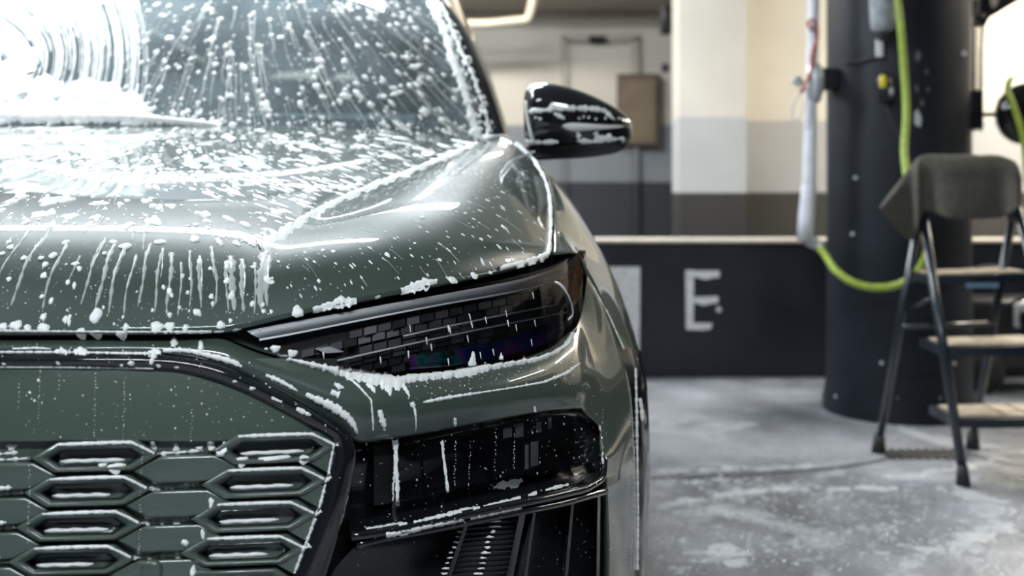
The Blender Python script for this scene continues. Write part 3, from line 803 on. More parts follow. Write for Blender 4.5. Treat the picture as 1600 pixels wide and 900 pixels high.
for y0, x0, x1, nx in ((477, 545, 858, 14), (489.5, 470, 868, 18), (505, 560, 878, 14), (521, 545, 885, 15), (534, 560, 860, 13), (546, 610, 780, 7)):
    for i in range(nx):
        px = x0 + (x1 - x0) * (i + .5) / nx
        w = (x1 - x0) / nx * .43
        off = .018 + .004 * ((i + int(y0)) % 2)
        q = []
        for dx, dy in ((-w, -5.5), (w, -5.5), (w, 5.5), (-w, 5.5)):
            x = px + dx; q.append(FP(x, row_y(y0, x) + dy, off + (.006 if dy < 0 else 0)))
        mb = MB().prism(q, (0, .012, 0))
        sub('lamp_cell', mb, random.choice(CM if y0 < 500 else CM[:2] + CM[1:2]), light, smooth=False)
# pale plate in the inner corner
sub('inner_plate', MB().prism([FP(492, 545, .012), FP(515, 542, .012), FP(536, 550, .012), FP(510, 552, .012)], (0, .006, 0)), M['strip'], light, smooth=False)
# coated lower reflector and amber end
G = surf([[FP(x, y0, .015), FP(x, (y0 + y1) / 2, .008), FP(x, y1, .014)] for x, y0, y1 in ((640, 556, 578), (700, 548, 572), (760, 536, 562), (820, 520, 548), (860, 500, 532), (885, 478, 510))], 4, 3)
sub('coated_reflector', MB().grid(G), M['film'], light)
am = [(872, 440), (888, 424), (904, 408), (911, 420), (912, 440), (908, 462), (897, 478), (890, 470), (884, 455)]
mb = MB(); cpt = FP(896, 442, .0025)
ringp = [FP(x, y, .009) for x, y in am]
mb.add([cpt] + ringp, [(0, i + 1, (i + 1) % len(am) + 1) for i in range(len(am))])
sub('amber_reflector', mb, M['amber'], light)
sub('side_marker', MB().prism([FP(904, 402, .006), FP(911, 396, .006), FP(914, 402, .006), FP(908, 410, .006)], (0, .006, 0)), mat('orange_marker', (.85, .16, .02), .25), light, smooth=False)
bz = [FP(x, y, .008) for x, y in ((850, 442), (868, 442), (877, 448), (884, 460), (890, 474), (893, 488), (886, 500))]
sub('end_bezel', MB().tube(curve(bz, 4), [.0028 + .0012 * math.sin(i * .13) for i in range(25)], 8), M['pale_line'], light)
# the other side's headlight, shell and lens only
l2 = light.copy(); l2.data = light.data.copy(); COL.objects.link(l2); l2.scale.x = -1; l2.location.x = 2 * X0; l2['label'] = 'slim headlight on the other side of the grille'
for ch in list(light.children):
    if ch.name.split('.')[0] in ('lens', 'trim_strip', 'bezel', 'amber_reflector', 'light_guide_and_glint', 'light_line'):
        c = ch.copy(); COL.objects.link(c); c.parent = l2

# ---- front bumper, painted part
bt = [(-330, 530), (0, 530), (120, 530), (240, 529), (300, 529), (348, 530), (400, 549), (460, 566), (520, 578), (560, 584), (600, 587), (640, 587), (700, 582), (760, 572), (820, 559), (865, 542), (901, 512)]
bb = [(-330, 553), (0, 553), (120, 553), (240, 554), (300, 559), (348, 570), (402, 593), (462, 623), (520, 659), (556, 690), (600, 687), (640, 681), (700, 670), (760, 659), (820, 648), (865, 641), (908, 638)]
G = []
for a, b in zip(bt, bb):
    h = b[1] - a[1]
    k = .42 if a[0] > 540 else .5
    pro = .022 * sstep((a[0] - 430) / 150)
    m_ = (a[0] + (b[0] - a[0]) * k, a[1] + h * k)
    q = (a[0] + (b[0] - a[0]) * .75, a[1] + h * .75)
    G.append([FP(a[0], a[1], .012), FP(*m_, -pro), FP(*q, -pro * .7), FP(b[0], b[1], .004 + pro * .1)])
BS = surf(G, 5, 6)
under_b = BS[:, -1] + [0, .05, .002]
top_b = BS[:, 0] + [0, .04, .0]
mb = MB().grid(np.concatenate([top_b[:, None], BS, under_b[:, None]], 1))
L = [(901, 512, None), (906, 555, None), (908, 600, None), (910, 638, None), (936, 668, None), (943, 720, None), (948, 790, None), (950, 850, None), (950, 900, None), (946, 1030, None)]
Mi = [(909, 490, .592), (921, 535, .566), (933, 575, .546), (943, 615, .538), (959, 660, .548), (966, 720, .535), (969, 790, .525), (970, 850, .52), (969, 900, .515), (963, 1030, .51)]
Rr = [(918, 430, .640), (942, 475, .657), (966, 540, .665), (981, 590, .662), (988, 640, .655), (992, 710, .645), (994, 780, .638), (994, 845, .632), (992, 905, .625), (984, 1030, .60)]
G = [[FP(a[0], a[1], .006 if i < 4 else .02), P(*b), P(*c)] for i, (a, b, c) in enumerate(zip(L, Mi, Rr))]
for i_, (r_, k_) in enumerate(((0, 0), (6, 1), (12, 2), (18, 3))): G[i_][0] = Vector(BS[-1][r_])
CS = surf(G, 6, 7)
CS[:19, 0] = BS[-1]
inn = CS[18:, 0] + [-.004, .06, 0]
mb.grid(np.stack([inn, CS[18:, 0]], 1)).grid(np.concatenate([CS, (CS[:, -1] + [.0, .03, 0])[:, None]], 1))
mb.mirror()
bumper = part('front_bumper', mb, M['paint'])

# ---- wheel arch trim and wheel
At = [(966, 541, .667), (981, 591, .664), (988, 641, .657), (992, 711, .647), (994, 781, .640), (994, 846, .634), (992, 906, .627), (984, 1031, .602)]
Ao = [(1001, 548, .80), (1011, 600, .775), (1014, 650, .755), (1016, 715, .74), (1015, 785, .73), (1013, 850, .72), (1009, 910, .71), (1000, 1035, .68)]
G = [[P(a[0], a[1], a[2] + .004), P((a[0] + b[0]) / 2 + 3, (a[1] + b[1]) / 2, (a[2] + b[2]) / 2 - .012), P(*b), P(b[0] - 10, b[1], b[2] + .05), P(b[0] - 70, b[1], b[2] + .06)] for a, b in zip(At, Ao)]
AS = surf(G, 5, 4)
part('arch_trim', MB().grid(AS), M['gloss'])
part('arch_trim', MB().grid(AS * [-1, 1, 1] + [2 * X0, 0, 0]), M['gloss'], foam=False)
for s in (1, -1):
    wc = Vector((X0 + s * .95, 1.10, .365))
    wh = part('wheel', MB().lathe([(.24, -.11), (.33, -.12), (.362, -.09), (.365, 0), (.362, .09), (.33, .12), (.24, .11)], wc, 40, 'x'), M['rubber'], foam=False)
    sub('rim', MB().lathe([(0, .07 * s), (.06, .08 * s), (.20, .05 * s), (.235, .10 * s), (.24, .11 * s)], wc, 40, 'x'), M['satin'], wh)
    for k in range(10):
        a = k * 2 * pi / 10
        sub('spoke', MB().tube([wc + Vector((s * .085, .05 * math.cos(a), .05 * math.sin(a))), wc + Vector((s * .10, .225 * math.cos(a + .12), .225 * math.sin(a + .12)))], .016, 6), M['strip'], wh)
    w2 = wh.copy(); COL.objects.link(w2); w2.location.y = 2.9

# ---- grille: black frame, blank panel, honeycomb with slots
fo = [(-330, 552), (0, 552), (120, 552), (240, 553), (290, 557), (345, 569), (400, 592), (460, 622), (520, 658), (547, 678), (555, 700), (551, 745), (539, 800), (525, 850), (510, 900), (490, 970), (468, 1040)]
fi = [(-330, 573), (0, 574), (120, 574), (230, 576), (280, 580), (330, 592), (380, 611), (440, 642), (495, 671), (518, 684), (523, 700), (513, 745), (498, 795), (479, 845), (457, 900), (430, 970), (400, 1040)]
G = []
for a, b in zip(fo, fi):
    m_ = ((a[0] + b[0]) / 2, (a[1] + b[1]) / 2)
    G.append([FP(*a, .03), FP(*a, -.002), FP(*m_, -.010), FP(*b, -.001), FP(*b, .03)])
frame = part('grille_frame', MB().grid(surf(G, 5, 3, rb=(9,), cb=(1, 3))).mirror(), M['gloss'])
def fmid(y):
    ys = [p[1] for p in fi[9:]]
    return interp(y, ys, [(p[0] + q[0]) / 2 for p, q in zip(fi[9:], fo[9:])])
G = [[FP(x, y, .004) for y in (560, 600, 640, 675, 689.5)] + [FP(x, 690, .02)] for x in (-330, -140, 80, 200, 300, 400, 470, 527)]
part('grille_blank', MB().grid(surf(G, 4, 3, cb=(4,))).mirror(), M['paint_low'])
G = [[FP(-330 + (fmid(y) + 330) * u, y, .016) for y in (686, 740, 800, 860, 920, 980, 1040)] for u in (0, .15, .3, .45, .6, .75, .9, 1)]
honey = part('grille', MB().grid(surf(G, 4, 3)).mirror(), M['paint_low'])
honey['label'] = 'honeycomb grille with narrow black slots'

def hexa(cx, cy, w, h, tip, sk=-.05):
    """elongated hexagon: half width w, half height h, tip inset"""
    return [(cx - w, cy), (cx - w + tip, cy - h), (cx + w - tip, cy - h), (cx + w, cy), (cx + w - tip, cy + h), (cx - w + tip, cy + h)]
def slope(px): return -.028 - .00005 * (px - 150)          # rows climb as the nose curves away
def hx(cx, cy, w, h, tip, off, lean=-.16):
    pts = []
    for (x, y) in hexa(cx, cy, w, h, tip):
        y2 = y + slope(cx) * (x - cx); x2 = x + lean * (y - cy)
        pts.append(FP(x2, y2, off))
    return pts
def ringmesh(rings, close=False):
    mb = MB(); n = len(rings[0]); vs = [p for r in rings for p in r]; fs = []
    for i in range(len(rings) - 1):
        for k in range(n):
            k2 = (k + 1) % n
            fs.append((i * n + k, i * n + k2, (i + 1) * n + k2, (i + 1) * n + k))
    if close: fs.append(tuple((len(rings) - 1) * n + k for k in range(n)))
    return mb.add(vs, fs)
SLOTS = []
for col_, (bx, by, dx, dy) in enumerate(((149, 713, -12.3, 54.2), (431, 700, -16.5, 53.4), (-140, 716, -9, 54.6))):
    for r in range(6):
        SLOTS.append((bx + dx * r, by + dy * r, col_))
for (cx, cy, c_) in SLOTS:
    if c_ == 1 and cx > fmid(cy) - 70: pass
    rings = [hx(cx, cy, 104, 25.5, 40, .0155), hx(cx, cy, 99, 23.5, 37, -.001), hx(cx, cy, 90, 19.5, 33, -.004), hx(cx, cy + 1.5, 73, 12.5, 19, .002), hx(cx, cy + 1.5, 69, 10.5, 17, .006), hx(cx, cy + 1.5, 68, 10, 17, .03)]
    s1 = sub('slot_surround', ringmesh(rings), M['paint_low'], honey, bevel=.0016)
    s2 = sub('slot_opening', ringmesh([hx(cx, cy + 1.5, 74, 12.8, 19, .0012), hx(cx, cy + 1.5, 70, 11.2, 17.5, .0005), hx(cx, cy + 1.5, 68.5, 10.2, 17, .006), hx(cx, cy + 1.5, 67, 9.5, 17, .028)], True), M['gloss'], honey, smooth=False)
    if cx > -100: SURF.append(s1)
for (cx, cy, c_) in SLOTS:
    if c_ == 0:
        for side in (1, -1):
            x = cx + side * 141; y = cy + 26 - side * 6
            w = 86 if side > 0 else 84
            t1 = sub('grille_tile', ringmesh([hx(x, y, w, 23, 40, .0155), hx(x, y, w - 4, 20.5, 38, .003), hx(x, y, w - 9, 18, 35, .001)], True), M['paint_low'], honey, bevel=.0012)
            if x > -60: SURF.append(t1)
    if c_ == 1:
        x, y = cx + 118, cy + 22
        xr = fmid(y) - 4
        q = [(x - 70, y), (x - 40, y - 20), (xr - 2, y - 22), (xr - 10, y + 20), (x - 36, y + 21)]
        A = [FP(px_, py_, .0155) for px_, py_ in q]
        B = [FP(px_ + (x - 10 - px_) * .06, py_ + (y - py_) * .16, .002) for px_, py_ in q]
        t1 = sub('grille_tile', ringmesh([A, B], True), M['paint_low'], honey, smooth=False); SURF.append(t1)
# round cap in the honeycomb
q = FP(236, 892, -.001)
sub('tow_cap', MB().lathe([(0, -.003), (.010, -.003), (.0125, -.001), (.0135, .004)], q, 20, 'y'), M['paint_low'], honey)
# copies for the far half of the grille
for ch in list(honey.children):
    c = ch.copy(); COL.objects.link(c); c.scale.x = -1; c.location.x = 2 * X0

# ---- lower light pod
ptop = [(553, 693), (600, 688), (640, 682), (700, 671), (760, 660), (820, 649), (870, 642), (908, 640), (934, 664)]
pbot = [(545, 838), (600, 831), (640, 822), (700, 811), (760, 797), (820, 785), (870, 774), (915, 762), (944, 740)]
G = []
for a, b in zip(ptop, pbot):
    G.append([FP(a[0] + (b[0] - a[0]) * t, a[1] + (b[1] - a[1]) * t, o_) for t, o_ in ((0, .02), (.04, .05), (.35, .062), (.7, .062), (.86, .045), (1, .016))])
PS = surf(G, 4, 3, cb=(1, 4))
pod = part('lower_light', MB().grid(PS), M['gloss'])
part('lower_light', MB().grid(PS * [-1, 1, 1] + [2 * X0, 0, 0]), M['gloss'], foam=False)
pod['label'] = 'black lower light recess below the headlight'
def lensp(x0, x1, t0, t1, off, n=7):
    px_ = [p[0] for p in ptop]
    rows = []
    for x in np.linspace(x0, x1, n):
        yt = interp(x, px_, [p[1] for p in ptop]); yb = interp(x, [p[0] for p in pbot], [p[1] for p in pbot])
        rows.append([FP(x, yt + (yb - yt) * t, off) for t in (t0, (t0 + t1) / 2, t1)])
    return rows
sl = sub('lens', MB().grid(surf(lensp(566, 922, .02, .70, .024), 4, 3)), M['smoke'], pod); SURF.append(sl)
sub('lamp_back', MB().grid(surf(lensp(770, 915, .06, .66, .055), 4, 3)), mat('dark_lamp_reflector', (.05, .052, .055), .15, .8), pod)
sub('lamp_module', MB().grid(surf(lensp(584, 624, .05, .70, .046), 4, 3)), mat('module_grey', (.05, .047, .044), .45, .3), pod)
for x0, x1, t0, t1 in ((820, 826, .34, .62), (829, 841, .32, .60)):  # pale bars added to stand in for white room reflections in the lens
    sub('light_guide_and_glint', MB().grid(surf(lensp(x0, x1, t0, t1, .040, 3), 3, 3)), M['pale_line'], pod)
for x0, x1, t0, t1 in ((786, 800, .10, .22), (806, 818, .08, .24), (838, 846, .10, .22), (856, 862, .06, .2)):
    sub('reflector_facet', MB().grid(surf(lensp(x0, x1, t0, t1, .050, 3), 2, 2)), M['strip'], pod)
# bars below
b1 = [FP(x, y, .004) for x, y in ((548, 838), (600, 831), (660, 818), (740, 802), (820, 785), (880, 772), (925, 758), (942, 742), (944, 715))]
part('intake_bar', MB().tube(curve(b1, 4), .0062, 10), M['gloss'])
b2 = [FP(x, y, .010) for x, y in ((556, 852), (605, 840), (660, 830), (740, 814), (820, 798), (880, 786), (930, 772), (946, 768))]
part('intake_bar', MB().tube(curve(b2, 4), .0055, 10), M['gloss'])
# lower intake
G = []
for x, yt, xb in ((556, 846, 478), (620, 838, 570), (700, 822, 660), (780, 806, 750), (850, 792, 830), (905, 780, 895), (948, 762, 946)):
    G.append([FP(x, yt, .02), FP(x, yt + 6, .075), FP((x + xb) / 2, 900, .085), FP(xb, 1040, .06)])
PS = surf(G, 4, 4, cb=(1,))
part('lower_intake', MB().grid(PS), M['satin'])
part('lower_intake', MB().grid(PS * [-1, 1, 1] + [2 * X0, 0, 0]), M['satin'], foam=False)
def vane(poly, off0, off1, m='satin'):
    A = [FP(x, y, off0) for x, y in poly]; B = [FP(x, y, off1) for x, y in poly]
    mb = ringmesh([A, B]); mb.add(A, [tuple(range(len(A)))])
    return part('intake_vane', mb, M[m], foam=False, smooth=False)
vane([(727, 818), (733, 817), (660, 1035), (650, 1035)], .016, .07, 'gloss')
vane([(812, 802), (822, 800), (775, 1035), (763, 1035)], .016, .07, 'gloss')
vane([(834, 797), (838, 796), (805, 1035), (799, 1035)], .014, .07, 'gloss')
vane([(893, 786), (897, 785), (876, 1035), (870, 1035)], .02, .07, 'gloss')
vane([(934, 776), (938, 775), (936, 1035), (930, 1035)], .008, .07, 'gloss')
rib_m = mat('ribbed_plastic', (.05, .052, .055), .2)
vn = None
for k in range(26):
    y = 815 + k * 8.2; u = (y - 810) / 225
    xl, xr = 731 - u * 74, 814 - u * 48
    A = [FP(xl + 2, y + 2.5, .05), FP((xl + xr) / 2 + 8, y - 1.5, .030), FP(xr - 2, y - 2, .044), FP(xr - 2, y + 2.5, .050), FP((xl + xr) / 2 + 8, y + 3.2, .034), FP(xl + 2, y + 6.4, .056)]
    part('rib', MB().prism(A, (0, .01, 0)), rib_m, foam=False, smooth=False)
# lower lip
G = [[FX(x, .30, .02), FX(x, .26, -.02), FX(x, .20, .0), FX(x, .18, .15)] for x in np.linspace(-1.09, .93, 15)]
part('lower_lip', MB().grid(surf(G, 2, 3)), M['satin'], foam=False)
G = [[(x, front_y(x, .5) + .13, .2), (x, front_y(x, .5) + .13, .72)] for x in np.linspace(-.94, .78, 15)]
part('bumper_core', MB().grid(surf(G, 2, 2)), M['matte'], foam=False)

# ---- door mirror
YM = 1.42
sl_ = [(819, 152, 212, .020), (822, 141, 222, .045), (830, 134, 229, .066), (850, 131.5, 236, .080), (880, 136, 239, .085), (915, 147, 239, .080), (948, 162, 237, .066), (972, 177, 231, .045), (984, 189, 220, .024), (987.5, 198, 209, .008)]
G = []
for (px_, t, b, hd) in sl_:
    zt, zb = P(px_, t, YM).z, P(px_, b, YM).z
    x = P(px_, 190, YM).x; zc, hz = (zt + zb) / 2, (zt - zb) / 2
    row = []
    for k in range(25):
        a = 2 * pi * k / 24
        ca, sa = math.cos(a), math.sin(a)
        e = 2 / 2.7
        row.append((x, YM - hd * .2 - hd * math.copysign(abs(ca) ** e, ca), zc + hz * math.copysign(abs(sa) ** e, sa)))
    G.append(row)
MG = surf(G, 4, 1)
mir = part('door_mirror', MB().grid(MG), M['gloss'])
mir['label'] = 'gloss black door mirror with a pale indicator strip'
c_ = MG[0].mean(0)
def mir_pt(px_, py_, out=.002):
    """point on the mirror's front"""
    xs = [s[0] for s in sl_]; t = interp(px_, xs, [s[1] for s in sl_]); b = interp(px_, xs, [s[2] for s in sl_]); hd = interp(px_, xs, [s[3] for s in sl_])
    v = max(-.98, min(.98, ((t + b) / 2 - py_) / ((b - t) / 2)))
    ca = (1 - abs(v) ** 2.7) ** (1 / 2.7)
    return P(px_, py_, YM - hd * .2 - hd * ca - out)
M['pale'] = mat('pale_indicator', (.72, .72, .70), .2, 0, 1.0)
ind = surf([[mir_pt(x, y0, .001), mir_pt(x, (y0 + y1) / 2, .006), mir_pt(x, y1, .001)] for x, y0, y1 in ((879, 195, 199), (888, 192.5, 203), (920, 192.5, 203.5), (950, 192.5, 203.5), (972, 192, 203), (983, 191, 203))], 4, 3)
sub('indicator', MB().grid(ind), M['pale'], mir)
low_ = surf([[mir_pt(x, y0, .004), mir_pt(x, (y0 + y1) / 2, .012), P(x, y1, YM - .05)] for x, y0, y1 in ((836, 226, 246), (860, 228, 247), (900, 226, 245), (940, 222, 242), (970, 216, 236), (978, 212, 230))], 4, 3)
sub('lower_shell', MB().grid(np.concatenate([low_, ], 0)), M['satin'], mir)
sub('mirror_glass', MB().grid(surf([[(P(x, y, 0).x * 0 + P(x, 190, YM).x, YM + .035, P(x, y, YM).z) for y in (150 + (x - 825) * .18, 195, 232)] for x in (826, 860, 900, 940, 968)], 2, 2)), M['silver'], mir)
arm = [[P(x, t, YM + dy) for (t, dy) in ((tt, -.03), (tt, .04), (bb_, .04), (bb_, -.03), (tt, -.03))] for x, tt, bb_ in ((792, 236, 256), (815, 231, 253), (835, 228, 251), (868, 229, 249), (930, 228, 245), (960, 226, 240))]
part('mirror_arm', MB().grid(surf(arm, 3, 1)), M['gloss'])
rimp = [mir_pt(x, y, .0) for x, y in ((822.5, 150), (822.5, 165), (825, 185), (829, 205), (834, 221))]
m2 = mir.copy(); COL.objects.link(m2); m2.scale.x = -1; m2.location.x = 2 * X0; m2['label'] = 'gloss black door mirror on the other side'

# ---- doors, roof and tail, seen only in part
f00 = np.array(f0, float)
secs = []
for y, dx, dz in ((1.63, 0, 0), (2.2, .005, .0), (3.0, .005, .01), (3.8, 0, .03), (4.4, -.05, .04), (4.7, -.12, .02)):
    secs.append([(x + dx, y, z + dz * (z > .9)) for (x, _, z) in f0] + [(.955 + dx, y, .25)])
part('body_side', MB().grid(surf(secs, 4, 3)).mirror(), M['paint'], foam=False)
gl = []
for (y, xb, zb, xt, zt) in ((1.55, .72, 1.12, .68, 1.20), (1.80, .735, 1.12, .57, 1.48), (2.1, .74, 1.12, .54, 1.63), (3.2, .745, 1.13, .58, 1.64), (3.9, .73, 1.15, .55, 1.58), (4.35, .70, 1.16, .52, 1.48)):
    gl.append([(xb, y, zb), ((xb + xt) / 2 + .03, y, (zb + zt) / 2), (xt, y, zt)])
part('side_window', MB().grid(surf(gl, 4, 3)).mirror(), mat('dark_window', (.012, .016, .018), .06), foam=False)
rf_ = [[(X0 - x, y, z - dz * 2.2), (X0 - x * .8, y, z - dz * .6), (X0, y, z), (X0 + x * .8, y, z - dz * .6), (X0 + x, y, z - dz * 2.2)] for (y, x, z, dz) in ((1.85, .57, 1.675, .022), (2.3, .62, 1.70, .022), (3.2, .64, 1.70, .022), (3.9, .62, 1.66, .03), (4.35, .58, 1.58, .045))]
part('roof', MB().grid(surf(rf_, 3, 4)), M['paint'], foam=False)
tail = [[(2 * X0 - x, y, z), (X0, y + .06, z), (x, y, z)] for (x, y, z) in ((.54, 4.35, 1.56), (.70, 4.60, 1.15), (.82, 4.74, .95), (.84, 4.74, .4))]
part('tailgate', MB().grid(surf(tail, 3, 4)), M['paint'], foam=False)
# ================================================================== washing foam
def bvh_of(objs):
    vs, fs = [], []
    for o in objs:
        b = len(vs)
        vs += [o.matrix_world @ v.co if False else Vector(v.co) for v in o.data.vertices]
        fs += [tuple(i + b for i in p.vertices) for p in o.data.polygons]
    return BVHTree.FromPolygons(vs, fs)
BV = bvh_of(SURF)
EYE = Vector((CX, CY, CZ))
def hit(px, py):
    d = (P(px, py, 1.0) - EYE).normalized()
    loc, n, i, t = BV.ray_cast(EYE, d)
    if loc is None or t > 4.2: return None
    if n.dot(d) > 0: n = -n
    return loc, n
def near(p, n0):
    loc, n, i, t = BV.ray_cast(p + n0 * .012, -n0, .03)
    if loc is None: return None
    if n.dot(n0) < 0: n = -n
    return loc, n
GR = Vector((0, 0, -1))
def flow(n, loc, bias=0.0):
    g = GR + Vector((bias * loc.x, 0, 0))
    t = g - n * g.dot(n)
    return t.normalized() if t.length > 1e-4 else Vector((0, -1, 0))

class Foam:
    def __init__(self): self.v = []; self.f = []
    def blob(self, loc, n, ra, rb, h, bias=0.0, rough=.22, seg=12):
        """flattened dome on the surface, ra along the flow, rb across"""
        t = flow(n, loc, bias); b = n.cross(t)
        ph = random.random() * 6.3; k1 = random.choice((2, 3)); k2 = random.choice((4, 5, 6))
        base = len(self.v); rings = []
        for (s, hh) in ((1.0, -.0004), (.86, h * .55), (.5, h * .92)):
            ring = []
            for i in range(seg):
                a = 2 * pi * i / seg
                r = s * (1 + rough * (.6 * math.sin(k1 * a + ph) + .4 * math.sin(k2 * a + 2 * ph)))
                ring.append(loc + t * (ra * r * math.cos(a)) + b * (rb * r * math.sin(a)) + n * hh)
            rings.append(ring)
        q0 = near(rings[0][0], n); q1 = near(rings[0][seg // 2], n)   # follow the curve of the panel
        d0 = (q0[0] - rings[0][0]).dot(n) if q0 else 0; d1 = (q1[0] - rings[0][seg // 2]).dot(n) if q1 else 0
        for ring, s in zip(rings, (1, .86, .5)):
            for i in range(seg):
                c = math.cos(2 * pi * i / seg)
                ring[i] = ring[i] + n * ((d0 if c > 0 else d1) * c * c * s)
        for ring in rings: self.v += ring
        self.v.append(loc + n * h)
        for k in range(2):
            for i in range(seg):
                j = (i + 1) % seg
                self.f.append((base + k * seg + i, base + k * seg + j, base + (k + 1) * seg + j, base + (k + 1) * seg + i))
        top = base + 3 * seg
        for i in range(seg): self.f.append((base + 2 * seg + i, base + 2 * seg + (i + 1) % seg, top))
    def dot(self, loc, n, r, h):
        t = flow(n, loc); b = n.cross(t); base = len(self.v)
        for i in range(6):
            a = 2 * pi * i / 6
            self.v.append(loc + t * (1.25 * r * math.cos(a)) + b * (r * math.sin(a)) - n * .0003)
        self.v.append(loc + n * h)
        for i in range(6): self.f.append((base + i, base + (i + 1) % 6, base + 6))
    def strip(self, pts):
        """pts: [(loc, n, across, half width, height)] -> rounded strip on the surface"""
        base = len(self.v); prof = ((-1, -.0004, 0), (-.65, 0, .75), (0, 0, 1), (.65, 0, .75), (1, -.0004, 0))
        for (loc, n, ac, w, h) in pts:
            for (u, e, k) in prof: self.v.append(loc + ac * (u * w) + n * (e + h * k))
        for i in range(len(pts) - 1):
            for k in range(4):
                self.f.append((base + i * 5 + k, base + i * 5 + k + 1, base + i * 5 + 6 + k, base + i * 5 + 5 + k))
    def streak(self, loc, n, length, w, h, bias=0.0, wob=.25, step=.005):
        out = []; p, nn = loc, n; s = 0; ph = random.random() * 6
        while s <= length:
            t = flow(nn, p, bias)
            side = nn.cross(t)
            ww = w * (1 - .55 * s / length) * (1 + wob * math.sin(s * 260 + ph) * math.sin(s * 97 + 2 * ph)) * (1 if s + step <= length else .25)
            out.append((p, nn, side, max(.0002, ww), h))
            q = near(p + t * step + side * (step * .07 * math.sin(s * 60 + ph)), nn)
            if not q or (q[0] - p).length > 3 * step: break
            p, nn = q; s += step
        if len(out) > 2: self.strip(out)
    def ribbon(self, pts, h=.0025, sub=3.0, ragged=.25):
        """pixel path [(px, py, half width px)] laid on whatever surface lies there"""
        A = np.array(pts, float); out = []
        d = np.linalg.norm(np.diff(A[:, :2], axis=0), axis=1)
        dense = []
        for i in range(len(A) - 1):
            n_ = max(2, int(d[i] / sub))
            for k in range(n_): dense.append(A[i] + (A[i + 1] - A[i]) * k / n_)
        dense.append(A[-1]); D = np.array(dense); ph = random.random() * 9
        for i in range(len(D)):
            T = D[min(i + 1, len(D) - 1)] - D[max(i - 1, 0)]; N = np.array([-T[1], T[0]]); N = N / (np.linalg.norm(N) + 1e-9)
            w = D[i][2] * (1 + ragged * (math.sin(i * 1.7 + ph) * .6 + math.sin(i * .83 + 2 * ph) * .6 + random.uniform(-.5, .5)))
            w = max(.4, w); row = []
            c = hit(D[i][0], D[i][1])
            for (u, k) in ((-1, 0), (-.6, .8), (0, 1), (.6, .8), (1, 0)):
                if c is None: row = None; break
                x_, y_ = D[i][0] + N[0] * u * w, D[i][1] + N[1] * u * w
                q = hit(x_, y_); dr = (P(x_, y_, 1.0) - EYE).normalized()
                t = (c[0] - EYE).dot(c[1]) / min(-.02, dr.dot(c[1]))
                pl = EYE + dr * t
                if (pl - c[0]).length > .06: pl = c[0]
                if q is None or (q[0] - pl).length > .012: q = (pl, c[1])
                row.append(q[0] + q[1] * (h * k * min(1, w / 3) - (.0003 if k == 0 else 0)))
            if row and out and out[-1] and (row[2] - out[-1][2]).length > .05: out.append(None)
            out.append(row)
        prev = None
        for row in out:
            if row:
                b = len(self.v); self.v += row
                if prev is not None:
                    for k in range(4): self.f.append((prev + k, prev + k + 1, b + k + 1, b + k))
                prev = b
            else: prev = None
    def both_sides(self):
        """the far half of the car, beyond the picture's left edge, is foamed the same way"""
        px = [800 + FPX * ((2 * X0 - p.x) - CX) / (p.y - CY) for p in self.v]
        used = {}; vs = []; fs = []
        for f in self.f:
            if max(px[i] for i in f) > -14: continue
            g = []
            for i in f:
                if i not in used:
                    used[i] = len(self.v) + len(vs); p = self.v[i]; vs.append(Vector((2 * X0 - p.x, p.y, p.z)))
                g.append(used[i])
            fs.append(tuple(g[::-1]))
        self.v += vs; self.f += fs
    def build(self, name, m, label):
        if 'floor' not in name and 'water' not in name: self.both_sides()
        me = bpy.data.meshes.new(name)
        me.from_pydata([tuple(p) for p in self.v], [], self.f)
        o = link(name, me, m); tag(o, label, 'foam', None, 'stuff')
        return o

def inpoly(x, y, poly):
    c = False; j = len(poly) - 1
    for i in range(len(poly)):
        xi, yi = poly[i]; xj, yj = poly[j]
        if (yi > y) != (yj > y) and x < (xj - xi) * (y - yi) / (yj - yi) + xi: c = not c
        j = i
    return c
def sample(poly, n):
    xs = [p[0] for p in poly]; ys = [p[1] for p in poly]; out = []
    while len(out) < n:
        x, y = random.uniform(min(xs), max(xs)), random.uniform(min(ys), max(ys))
        if inpoly(x, y, poly): out.append((x, y))
    return out
def scale_at(loc): return (loc.y - CY) / FPX
def rad(lo, hi, k=2.0): return lo + (hi - lo) * random.random() ** k

# ---- on the windscreen
F = Foam(); T = Foam()
for (x, y) in sample([(215, 0), (665, 0), (700, 60), (748, 215), (600, 206), (330, 195), (185, 190)], 400):
    q = hit(x, y)
    if not q: continue
    s = scale_at(q[0]); r = rad(1.2, 5.2, 1.7) * s
    F.blob(q[0], q[1], r * random.uniform(1.0, 1.7), r * random.uniform(.8, 1.2), min(.004, r * .5), .9)
    if random.random() < .55:
        T.streak(q[0], q[1], random.uniform(25, 130) * s, r * random.uniform(.3, .55), .0007, .9, .5)
for (x, y) in sample([(400, 0), (680, 0), (690, 40), (560, 30), (400, 12)], 60) + sample([(190, 165), (740, 195), (745, 215), (330, 196), (190, 192)], 110):
    q = hit(x, y)
    if q:
        s = scale_at(q[0]); r = rad(1.4, 5, 1.6) * s
        F.blob(q[0], q[1], r * 1.3, r, r * .4, .9)
for (x, y, a, b) in ((650, 104, 21, 6), (620, 146, 18, 6), (540, 150, 16, 8), (560, 148, 10, 12), (500, 95, 14, 8), (505, 152, 9, 7), (415, 165, 12, 14), (615, 138, 10, 6), (652, 133, 9, 6), (712, 142, 10, 6), (265, 60, 10, 10), (332, 62, 9, 12), (380, 105, 8, 8), (255, 25, 12, 6), (325, 15, 14, 8), (360, 150, 12, 6)):
    q = hit(x, y)
    if q: s = scale_at(q[0]); F.blob(q[0], q[1], b * s * .9, a * s * .6, .003, .9, .35, 16)
